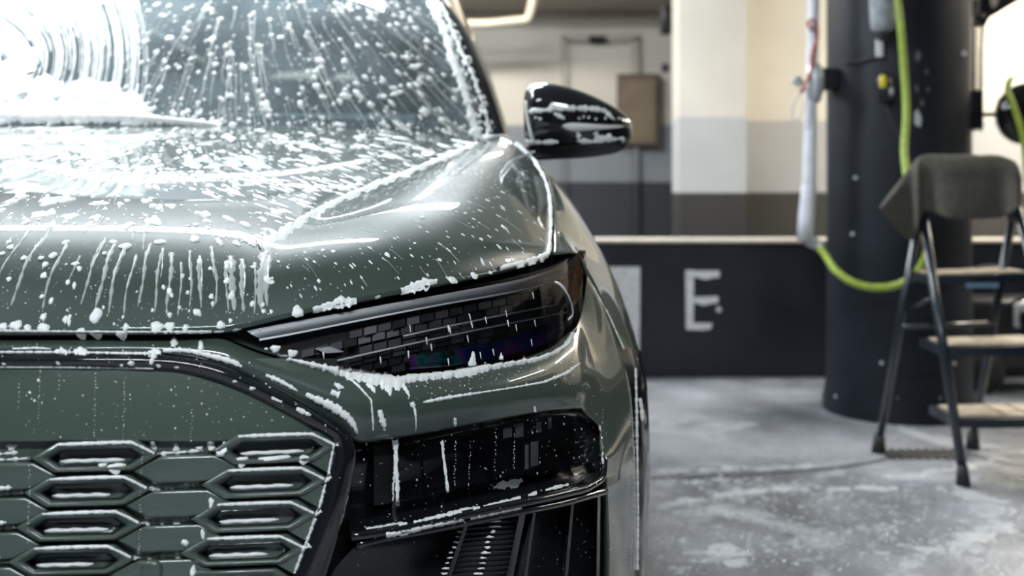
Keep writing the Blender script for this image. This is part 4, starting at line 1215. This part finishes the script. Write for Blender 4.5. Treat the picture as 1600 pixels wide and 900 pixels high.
for (x, y) in sample([(215, 0), (680, 0), (748, 215), (185, 192)], 500):
    q = hit(x, y)
    if q: s = scale_at(q[0]); F.dot(q[0], q[1], rad(.6, 1.8) * s, .001)
# wiped swirl
for r in np.arange(14, 262, 2.25):
    if random.random() < .10: continue
    a0 = math.radians(random.uniform(-95, -70)); a1 = math.radians(random.uniform(55, 95))
    segs = [(a0, a1)] if random.random() < .55 else [(a0, a0 + (a1 - a0) * random.uniform(.3, .6)), (a0 + (a1 - a0) * random.uniform(.62, .7), a1)]
    wv = random.uniform(.5, 1.45)
    for (b0, b1) in segs:
        pts = []
        for a in np.linspace(b0, b1, max(6, int(r * (b1 - b0) / 9))):
            x = -22 + r * math.cos(a) * 1.0 + 3 * math.sin(a * 3 + r * .02); y = 92 + r * math.sin(a) * .98
            if -20 < x < 232 and -25 < y < 188: pts.append((x, y, wv * (.7 + .5 * abs(math.sin(a * 2 + r)))))
        if len(pts) > 3: F.ribbon(pts, .0022, 8, .3)
for (x, y) in sample([(-20, 120), (150, 130), (210, 150), (235, 186), (-20, 186)], 170):
    q = hit(x, y)
    if q: s = scale_at(q[0]); r = rad(5, 16, 1.3) * s; F.blob(q[0], q[1], r, r * 1.5, .0035, 0, .35, 14)
# heap along the foot of the pane and along the pillar
F.ribbon([(-20, 178, 12), (60, 180, 12), (140, 181, 11), (200, 183, 8), (260, 188, 5), (320, 194, 4), (345, 198, 4)], .008)
F.ribbon([(670, 0, 5), (690, 38, 6), (700, 62, 6), (706, 90, 7), (720, 125, 7), (730, 155, 6), (738, 185, 7), (748, 218, 9)], .004, 3, .4)
F.ribbon([(690, 5, 1.5), (712, 60, 2), (740, 120, 2), (757, 170, 2), (766, 205, 2)], .002, 3, .5)
F.ribbon([(748, 218, 6), (770, 213, 3), (790, 212, 2), (806, 222, 2)], .003)
for (x, y) in sample([(676, 0), (692, 0), (735, 90), (770, 190), (778, 212), (755, 215), (728, 120)], 130):
    q = hit(x, y)
    if q: s = scale_at(q[0]); r = rad(.8, 3.2) * s; F.blob(q[0], q[1], r * 1.7, r, r * .5, .4, .2, 8)
F.build('washing_foam', M['foam'], 'white foam drops and wiped swirl on the windscreen')
T.build('soap_streaks', M['film_foam'], 'thin soap runs trickling down the windscreen')

# ---- on the hood
F = Foam(); T = Foam()
for (x, y) in sample([(0, 196), (330, 200), (600, 210), (742, 224), (640, 275), (520, 315), (430, 372), (330, 305), (0, 268)], 950):
    q = hit(x, y)
    if not q: continue
    s = scale_at(q[0]); r = rad(1.2, 6, 2.2) * s
    F.blob(q[0], q[1], r * random.uniform(1.2, 4.2), r, min(.003, r * .4), .35, .25, 9)
for (x, y) in sample([(0, 198), (330, 203), (470, 212), (420, 262), (200, 262), (0, 285)], 70):
    q = hit(x, y)
    if q: s = scale_at(q[0]); r = rad(5, 17, 1.6) * s; T.blob(q[0], q[1], r * random.uniform(1, 3), r, .0012, .3, .35, 14)
for (x, y) in sample([(0, 285), (250, 300), (440, 370), (420, 392), (300, 375), (0, 345)], 130):
    q = hit(x, y)
    if not q: continue
    s = scale_at(q[0]); r = rad(1.4, 8, 2.4) * s
    F.blob(q[0], q[1], r * random.uniform(1.0, 2.6), r, min(.003, r * .4), .3, .35, 12)
    if random.random() < .35: T.streak(q[0], q[1], random.uniform(20, 80) * s, r * .5, .0007, .2, .5)
for (x, y, a, b) in ((20, 290, 26, 10), (45, 295, 28, 16), (80, 313, 22, 14), (105, 312, 12, 10), (155, 318, 14, 6), (228, 314, 9, 6), (267, 322, 9, 6), (147, 306, 6, 5), (65, 335, 18, 7), (110, 338, 14, 6), (150, 340, 9, 6), (240, 345, 14, 9), (100, 268, 22, 5), (50, 282, 14, 4)):
    q = hit(x, y)
    if q: s = scale_at(q[0]); (F if b < 10 else T).blob(q[0], q[1], b * s * 2.4, a * s * .9, .0022, .2, .4, 16)
# crease: foam gathered along it
T.ribbon([(412, 390, 8), (440, 368, 6), (480, 340, 6), (530, 312, 5), (580, 292, 5), (640, 268, 5), (700, 246, 5), (745, 224, 4)], .001, 4, .6)
F.ribbon([(404, 384, 9), (425, 372, 6), (455, 350, 3), (500, 325, 2), (560, 298, 2), (640, 266, 2), (745, 223, 3)], .0022, 4, .7)
# runs down the front face
for (x, y0, L_, w) in ((18, 372, 30, 2), (55, 350, 150, 2.2), (68, 372, 140, 3), (105, 380, 130, 2.4), (125, 400, 60, 1.6), (165, 372, 140, 2.6), (180, 380, 135, 3.4), (196, 385, 130, 3), (213, 398, 110, 2), (236, 380, 130, 2.6), (255, 388, 125, 2.4), (268, 395, 115, 3), (283, 410, 95, 1.6), (297, 392, 110, 2.2), (312, 400, 100, 3.2), (330, 385, 120, 2.4), (352, 410, 95, 2), (360, 400, 105, 6), (378, 405, 100, 4), (398, 410, 95, 2), (412, 395, 110, 7), (422, 400, 100, 5)):
    q = hit(x, y0)
    if q:
        s = scale_at(q[0])
        T.streak(q[0], q[1], L_ * s * 1.15, w * s * 1.25, .0008, 0, .6)
        F.streak(q[0], q[1], L_ * s * random.uniform(.3, .8), w * s * .45, .0010, 0, .9)
        for k in range(random.randint(1, 4)):
            q2 = hit(x + random.uniform(-4, 4), y0 + random.uniform(0, L_))
            if q2: r = random.uniform(1.5, 5) * s; F.blob(q2[0], q2[1], r * 1.3, r, r * .5, 0, .25, 12)
for (x, y, a, b) in ((14, 378, 5, 4), (4, 396, 4, 4), (37, 403, 5, 4), (103, 379, 6, 6), (83, 399, 6, 7), (64, 403, 5, 4), (118, 412, 6, 4), (124, 419, 4, 4), (177, 378, 7, 5), (196, 385, 10, 7), (250, 378, 11, 5), (14, 436, 4, 4), (106, 441, 4, 4), (116, 446, 3, 6), (150, 493, 9, 12), (80, 470, 4, 5), (245, 511, 10, 9), (265, 510, 8, 7), (68, 512, 10, 7), (68, 495, 5, 6), (25, 508, 10, 7), (4, 510, 8, 5), (43, 512, 6, 5), (126, 518, 8, 5), (190, 520, 8, 3), (345, 508, 7, 6), (342, 518, 8, 4), (370, 515, 8, 4), (150, 519, 9, 3), (308, 488, 6, 6), (290, 512, 5, 5), (102, 499, 4, 6), (108, 503, 3, 6), (418, 437, 6, 7), (498, 439, 3, 3), (521, 393, 4, 3), (505, 391, 4, 3), (605, 398, 4, 5), (687, 406, 4, 3), (648, 380, 3, 2), (752, 374, 4, 3), (710, 320, 7, 3), (727, 333, 6, 2), (660, 340, 6, 3), (788, 356, 4, 6), (754, 410, 4, 6), (780, 386, 3, 5), (793, 389, 2, 3), (465, 487, 9, 9), (590, 464, 6, 5), (707, 438, 8, 7), (741, 431, 7, 6), (766, 426, 5, 3)):
    q = hit(x, y)
    if q: s = scale_at(q[0]); F.blob(q[0], q[1], b * s * 1.15, a * s, min(a, b) * s * .45, .2, .22, 16)
for pts in ([(488, 484, 3), (505, 480, 5), (520, 476, 6), (534, 472, 9), (545, 472, 8), (556, 470, 3)], [(625, 456, 4), (640, 451, 6), (655, 446, 9), (668, 443, 8), (681, 440, 4)], [(779, 421, 4), (796, 416, 5), (812, 413, 5), (830, 408, 5), (846, 403, 6), (857, 396, 4), (859, 378, 2.2), (861, 350, 2.2), (860, 320, 2.4), (858, 300, 2), (850, 276, 2), (836, 252, 2.5), (818, 234, 3), (805, 224, 3)],
            [(0, 517, 1.5), (100, 518, 1.2), (240, 519, 1.2), (330, 518, 1.5)]):
    F.ribbon(pts, .0045, 2.5, .3)
for (x, y) in sample([(430, 395), (600, 340), (760, 290), (840, 300), (850, 395), (700, 435), (450, 470)], 190):
    q = hit(x, y)
    if q:
        s = scale_at(q[0]); r = rad(.5, 2.4, 2.4) * s
        F.blob(q[0], q[1], r * random.uniform(1.2, 3), r, r * .45, .8, .2, 8)
        if random.random() < .12: T.streak(q[0], q[1], random.uniform(15, 60) * s, r * .6, .0005, .8)
for (x, y) in sample([(440, 385), (520, 330), (740, 235), (800, 225), (850, 290), (600, 330)], 420) + sample([(0, 360), (420, 400), (420, 515), (0, 515)], 260):
    q = hit(x, y)
    if q: s = scale_at(q[0]); F.dot(q[0], q[1], rad(.5, 1.6) * s, .0008)
for (x, y) in sample([(60, 262), (200, 258), (430, 280), (560, 292), (520, 306), (300, 282), (70, 275)], 220):
    q = hit(x, y)
    if q: s = scale_at(q[0]); r = rad(2, 8, 1.6) * s; F.blob(q[0], q[1], r * random.uniform(1, 2.5), r, .0018, .3, .3, 10)
F.build('washing_foam', M['foam'], 'white foam flecks and clumps lying on the green hood')
T.build('soap_streaks', M['film_foam'], 'thin soap runs down the front of the hood')

# ---- on headlight, bumper and fender
F = Foam(); T = Foam()
F.ribbon([(432, 556, 1.5), (470, 566, 3.5), (505, 574, 5), (540, 583, 8), (575, 590, 9), (600, 595, 11), (622, 598, 10), (636, 592, 6), (660, 590, 5), (700, 586, 5), (728, 582, 7), (745, 578, 7), (770, 574, 3.5), (800, 569, 3), (840, 562, 3), (866, 552, 3.5), (884, 540, 4), (893, 522, 3)], .006, 2.5, .3)
F.ribbon([(738, 580, 9), (738, 568, 6), (739, 557, 3.5), (739, 549, 1)], .003, 2, .15)
for pts in ([(575, 598, 5), (583, 608, 3), (586, 614, 1)], [(605, 602, 8), (609, 612, 4), (610, 619, 1)], [(628, 600, 4), (636, 612, 2), (640, 620, 1)], [(782, 572, 4), (783, 560, 3), (783, 551, 1)], [(800, 568, 2), (801, 560, 1)], [(757, 575, 2), (758, 566, 1)], [(818, 562, 2), (819, 555, 1)], [(545, 590, 2), (560, 603, 1.5), (580, 625, 1.2), (583, 660, 1.5), (583, 672, 1)],
            [(255, 548, 3), (280, 547, 4), (300, 549, 4), (320, 554, 4), (345, 560, 5), (365, 566, 5), (378, 573, 2)], [(270, 543, 4), (272, 535, 5), (272, 529, 4)], [(313, 552, 4), (314, 540, 5), (313, 534, 2)],
            [(0, 550, 1.6), (80, 550, 2), (160, 551, 1.4), (240, 552, 2)], [(20, 545, 1.5), (60, 544, 2.2), (80, 545, 1)], [(85, 551, 4), (95, 551, 9), (105, 550, 4)], [(116, 550, 3), (125, 548, 8), (136, 551, 3)], [(232, 553, 5), (243, 552, 9), (252, 551, 5)], [(240, 556, 5), (236, 568, 3)],
            [(0, 574, 1.3), (120, 574.5, 1.2), (240, 576, 1)], [(415, 586, 3), (435, 594, 4), (455, 605, 3), (465, 611, 1)], [(478, 616, 3), (495, 624, 5), (515, 633, 7), (530, 642, 7), (545, 653, 6), (554, 666, 4), (558, 676, 2)], [(463, 638, 3), (475, 644, 4), (485, 649, 2)], [(424, 621, 2), (440, 628, 2)],
            [(593, 640, 3), (596, 652, 5), (600, 664, 4), (601, 672, 1.5)], [(660, 629, 2), (690, 623, 3), (720, 618, 2.5), (760, 612, 1.6), (800, 606, 1.6), (850, 597, 2), (885, 583, 3), (905, 568, 1.5)], [(711, 652, 2), (711, 664, 2.5), (711, 670, 1)], [(835, 634, 1.5), (836, 643, 2)], [(643, 628, 4), (648, 640, 2), (650, 655, 1), (650, 670, .8)],
            [(522, 694, 2), (513, 740, 2), (500, 788, 2.2), (482, 838, 2.2), (460, 895, 2.2)],
            [(522, 600, 3), (536, 606, 2), (527, 607, 2)], [(517, 612, 4), (530, 617, 5)]):
    F.ribbon(pts, .003, 2, .3)
for (x, y, a, b) in ((430, 545, 8, 6), (457, 552, 8, 6), (205, 568, 5, 5), (190, 571, 3, 3), (248, 572, 4, 3), (276, 574, 4, 2), (91, 568, 3, 3), (6, 569, 3, 3), (367, 596, 4, 2), (394, 607, 5, 3), (416, 545, 3, 2), (487, 493, 2, 2), (60, 594, 2, 3), (54, 626, 2, 2), (46, 613, 2, 2)):
    q = hit(x, y)
    if q: s = scale_at(q[0]); F.blob(q[0], q[1], b * s, a * s, min(a, b) * s * .5, 0, .25, 14)
for (x, y) in ((505, 549), (534, 497), (548, 499), (638, 548), (571, 551), (594, 557), (666, 527), (702, 511), (736, 502), (765, 505), (770, 545), (800, 540), (830, 530), (839, 521), (832, 457), (825, 478), (758, 495), (730, 524), (690, 545), (598, 571), (673, 537), (806, 507), (835, 500), (852, 500), (668, 540), (640, 508), (700, 508), (733, 490), (790, 485), (793, 500), (600, 537), (570, 545), (700, 560), (750, 550)):
    q = hit(x, y)
    if q: s = scale_at(q[0]); F.streak(q[0], q[1], random.uniform(6, 16) * s, random.uniform(.9, 1.7) * s, .0009)
for (x, y) in sample([(0, 535), (250, 532), (380, 560), (540, 650), (560, 690), (900, 640), (900, 560), (960, 620), (975, 890), (560, 890), (500, 700), (0, 690)], 420) + sample([(620, 600), (900, 560), (905, 600), (640, 625)], 120):
    q = hit(x, y)
    if q: s = scale_at(q[0]); F.dot(q[0], q[1], rad(.5, 1.9, 2.2) * s, .0008)
for x0, y0, y1 in ((62, 578, 660), (150, 577, 685), (30, 600, 640), (195, 590, 690), (92, 580, 610), (300, 640, 690), (617, 694, 795), (692, 690, 770), (735, 690, 770), (712, 690, 760), (775, 670, 740), (805, 665, 735), (996, 560, 700), (994, 620, 890), (985, 640, 880), (942, 640, 800), (650, 640, 678), (222, 700, 860), (47, 720, 850)):
    y = y0; big = x0 in (617, 692)
    while y < y1:
        q = hit(x0 + random.uniform(-1.2, 1.2) + (y - y0) * (.08 if x0 == 692 else -.03), y)
        if q: s = scale_at(q[0]); F.dot(q[0], q[1], random.uniform(.5, 1.3) * s * (2.0 if big else 1), .0008)
        y += random.uniform(1.5, 3) if big else random.uniform(2, 8)
F.ribbon([(617, 686, 5), (619, 700, 3), (619, 730, 3), (621, 760, 3.4), (621, 792, 3)], .002, 3, .3)
F.ribbon([(690, 690, 1.5), (694, 720, 2), (698, 750, 2), (701, 770, 2)], .0015, 3, .3)
for pts in ([(572, 826, 1.5), (595, 824, 3), (620, 819, 3), (636, 818, 1.5)], [(646, 816, 1.5), (690, 806, 3), (730, 796, 3.5), (750, 793, 1.5)], [(755, 791, 1.5), (800, 781, 3), (813, 778, 3)], [(825, 774, 2), (838, 770, 3)], [(852, 766, 1.5), (870, 761, 3), (888, 757, 1.5)], [(603, 836, 4), (630, 833, 4), (665, 824, 3), (725, 813, 2.5)], [(735, 811, 2), (815, 794, 2)],
            [(770, 762, 3), (785, 758, 6), (805, 755, 7), (815, 750, 4)], [(937, 665, 1.5), (940, 700, 1.5), (942, 725, 2)], [(993, 575, 1.5), (995, 640, 1.8), (996, 720, 1.4), (997, 800, 1.4), (996, 890, 2)], [(1000, 622, 2), (1003, 640, 3), (1004, 658, 2)], [(925, 445, 1), (950, 490, 1.2), (975, 545, 1)]):
    F.ribbon(pts, .002, 2.5, .35)
F.build('washing_foam', M['foam'], 'white foam edging the headlight and the green bumper')

# ---- on the ribbed intake
F = Foam()
for k in range(13):
    y = 806 + k * 8.2
    for x0, w0 in ((776 - k * 2.6, 7), (727 - k * 3.1, 5)):
        if x0 < 740 and k < 3: continue
        loc = FP(x0 + random.uniform(-2, 2), y, .030 if x0 > 745 else .046)
        s = scale_at(loc)
        F.blob(loc, Vector((0, -.9, .43)), random.uniform(1.2, 2.4) * s, w0 * s * random.uniform(.6, 1.3), .0012, 0, .4, 10)
F.build('washing_foam', M['foam'], 'small foam teeth on the ribbed lower air intake')

# ---- on the grille
F = Foam()
def tubef(pts, r):
    mb = MB().tube(pts, r, 8); b = len(F.v); F.v += [Vector(p) for p in mb.v]; F.f += [tuple(i + b for i in f) for f in mb.f]
for (cx, cy, c_) in SLOTS:
    if cy > 910: continue
    x0, x1 = cx - 55, cx + random.uniform(34, 48)
    pts = [FP(x, cy + 6.5 + slope(cx) * (x - cx) + .5 * math.sin(x * .2), .0035) for x in np.linspace(x0, x1, 12)]
    tubef(pts, [.0009] + [.0024 + .0003 * math.sin(i * 1.9) for i in range(10)] + [.0009])
    F.ribbon([(cx - 58, cy - 20 + 2, 1.6), (cx - 30, cy - 20.5 + 1, 2.8), (cx + 20, cy - 21 - .5, 2.8), (cx + 56, cy - 22, 2.4), (cx + 74, cy - 14, 2.0), (cx + 92, cy - 5, 2.2)], .0016, 3, .2)
    for (dx0, dx1) in ((96, 168),):
        if c_ == 1: dx1 = min(130, fmid(cy) - cx - 12)
        F.ribbon([(cx + dx0, cy - 4, 2.5), (cx + (dx0 + dx1) / 2, cy - 6, 2.2), (cx + dx1, cy - 9, 3)], .0018, 3, .6)
    if c_ == 0: F.ribbon([(cx - 170, cy + 6, 2), (cx - 130, cy + 5, 2.5), (cx - 100, cy + 3, 2)], .0018, 3, .6)
for (x, y, a, b) in ((18, 698, 8, 6), (182, 728, 12, 7), (330, 695, 8, 7), (275, 700, 5, 8), (240, 698, 6, 9), (312, 700, 6, 4), (345, 707, 9, 7), (330, 785, 4, 8), (317, 835, 3, 10), (289, 848, 5, 6), (302, 892, 5, 8), (278, 868, 8, 5), (378, 718, 10, 5), (430, 716, 26, 4), (475, 715, 8, 5), (276, 818, 6, 4), (160, 727, 8, 3)):
    q = hit(x, y)
    if q: s = scale_at(q[0]); F.blob(q[0], q[1], b * s, a * s, .0025, 0, .35, 14)
F.build('washing_foam', M['foam'], 'white foam bars caught in the slots of the grille')

# ---- on the door mirror
F = Foam()
for pts in ([(829, 176, 3), (832, 172, 5), (845, 173, 3), (862, 171, 4), (864, 163, 4), (872, 170, 4), (900, 169, 4), (930, 170, 4), (945, 173, 3), (955, 183, 3), (960, 187, 1)], [(866, 177, 3), (880, 184, 3), (882, 186, 1)], [(828, 222, 4), (845, 223, 3), (866, 222, 4), (872, 222, 2)],
            [(902, 218, 5), (908, 221, 5), (925, 222, 3), (950, 219, 3), (974, 216, 2), (972, 226, 1.5)], [(902, 206, 2), (905, 214, 3)], [(930, 206, 4), (935, 218, 5), (955, 214, 5)], [(868, 250, 1.2), (880, 249, 1.6), (900, 248, 1.6), (935, 245, 1)]):
    F.ribbon(pts, .004, 2.5, .35)
for x in (845, 905, 912, 920, 931, 946, 967, 972, 837, 843):
    q = hit(x, 184 + random.uniform(-2, 2))
    if q: F.blob(q[0], q[1], .0035, .0035, .002, 0, .2, 8)
rim_ = [mir_pt(x, y, .003) for x, y in ((821.5, 158), (822.5, 172), (825, 190), (829, 206), (834, 222))]
mb = MB().tube(curve(rim_, 4), .0030, 8); b_ = len(F.v); F.v += [Vector(p) for p in mb.v]; F.f += [tuple(i + b_ for i in f) for f in mb.f]
F.build('washing_foam', M['foam'], 'white foam line across the black door mirror')

# ---- on the floor: foam and water
F = Foam(); Wd = Foam()
UP = Vector((0, 0, 1))
class Flat(Foam): pass
def fblob(F, p, ra, rb, h, ang, rough=.3, seg=14):
    base = len(F.v); ph = random.random() * 6
    for (s, hh) in ((1, -.0005), (.8, h * .7)):
        for i in range(seg):
            a = 2 * pi * i / seg
            r = s * (1 + rough * (.6 * math.sin(3 * a + ph) + .5 * math.sin(5 * a + 2 * ph)))
            x, y = ra * r * math.cos(a), rb * r * math.sin(a)
            F.v.append(Vector((p.x + x * math.cos(ang) - y * math.sin(ang), p.y + x * math.sin(ang) + y * math.cos(ang), hh)))
    F.v.append(Vector((p.x, p.y, h)))
    for i in range(seg):
        j = (i + 1) % seg
        F.f.append((base + i, base + j, base + seg + j, base + seg + i)); F.f.append((base + seg + i, base + seg + j, base + 2 * seg))
def trail(pts, n, spread, r0, r1):
    C = curve([(x, y, 0) for x, y in pts], 20)
    for k in range(n):
        c = C[random.randrange(len(C))]
        p = fl(c[0] + random.gauss(0, spread * 2.2), c[1] + random.gauss(0, spread))
        r = rad(r0, r1, 2)
        fblob(F, p, r * random.uniform(1, 2.5), r, .003, random.uniform(-.5, .5))
trail([(1040, 792), (1090, 782), (1150, 770), (1220, 764), (1330, 763), (1420, 765)], 60, 2.0, .004, .022)
trail([(1020, 738), (1110, 733), (1220, 731), (1300, 728)], 45, 1.5, .004, .02)
trail([(1020, 755), (1160, 752)], 20, 3, .004, .016)
trail([(1400, 745), (1460, 735), (1500, 730), (1545, 725)], 40, 3, .004, .022)
trail([(1440, 765), (1520, 775), (1550, 800), (1540, 830), (1500, 850), (1440, 870), (1420, 900)], 110, 6, .005, .026)
trail([(1050, 895), (1140, 865), (1230, 845), (1320, 830), (1420, 818)], 50, 3, .003, .012)
trail([(1100, 868), (1130, 860), (1150, 885)], 26, 4, .008, .03)
for (x, y) in sample([(1015, 735), (1560, 735), (1590, 895), (1020, 895)], 120):
    fblob(F, fl(x, y), rad(.003, .016, 2.5) * 1.6, rad(.003, .012, 2.5), .003, 0)
F.build('floor_foam', M['floor_film'], 'white foam trails washing over the wet floor')
for (x, y) in sample([(1015, 700), (1300, 690), (1500, 760), (1560, 890), (1020, 895)], 800):
    r = rad(.002, .008, 2); fblob(Wd, fl(x, y), r * 1.2, r, r * .6, 0, .1, 10)
for (x, y) in sample([(1012, 725), (1120, 735), (1330, 770), (1300, 850), (1120, 890), (1015, 880)], 170) + sample([(1320, 760), (1520, 770), (1540, 880), (1350, 880)], 50):
    r = rad(.004, .010, 1.5); p = fl(x, y); b_ = len(Wd.v)
    for k in range(5):
        e = k / 5 * pi / 2
        for i in range(12): Wd.v.append(Vector((p.x + r * math.cos(e) * math.cos(i * pi / 6), p.y + r * math.cos(e) * math.sin(i * pi / 6), .8 * r * math.sin(e) - .0004)))
    Wd.v.append(Vector((p.x, p.y, .8 * r - .0004)))
    for k in range(5):
        for i in range(12):
            j = (i + 1) % 12
            Wd.f.append((b_ + k * 12 + i, b_ + k * 12 + j, b_ + k * 12 + 12 + j, b_ + k * 12 + 12 + i) if k < 4 else (b_ + 48 + i, b_ + 48 + j, b_ + 60))
tag(Wd.build('water_drops', M['drop'], 'x'), 'glittering water drops scattered over the wet floor', 'water')
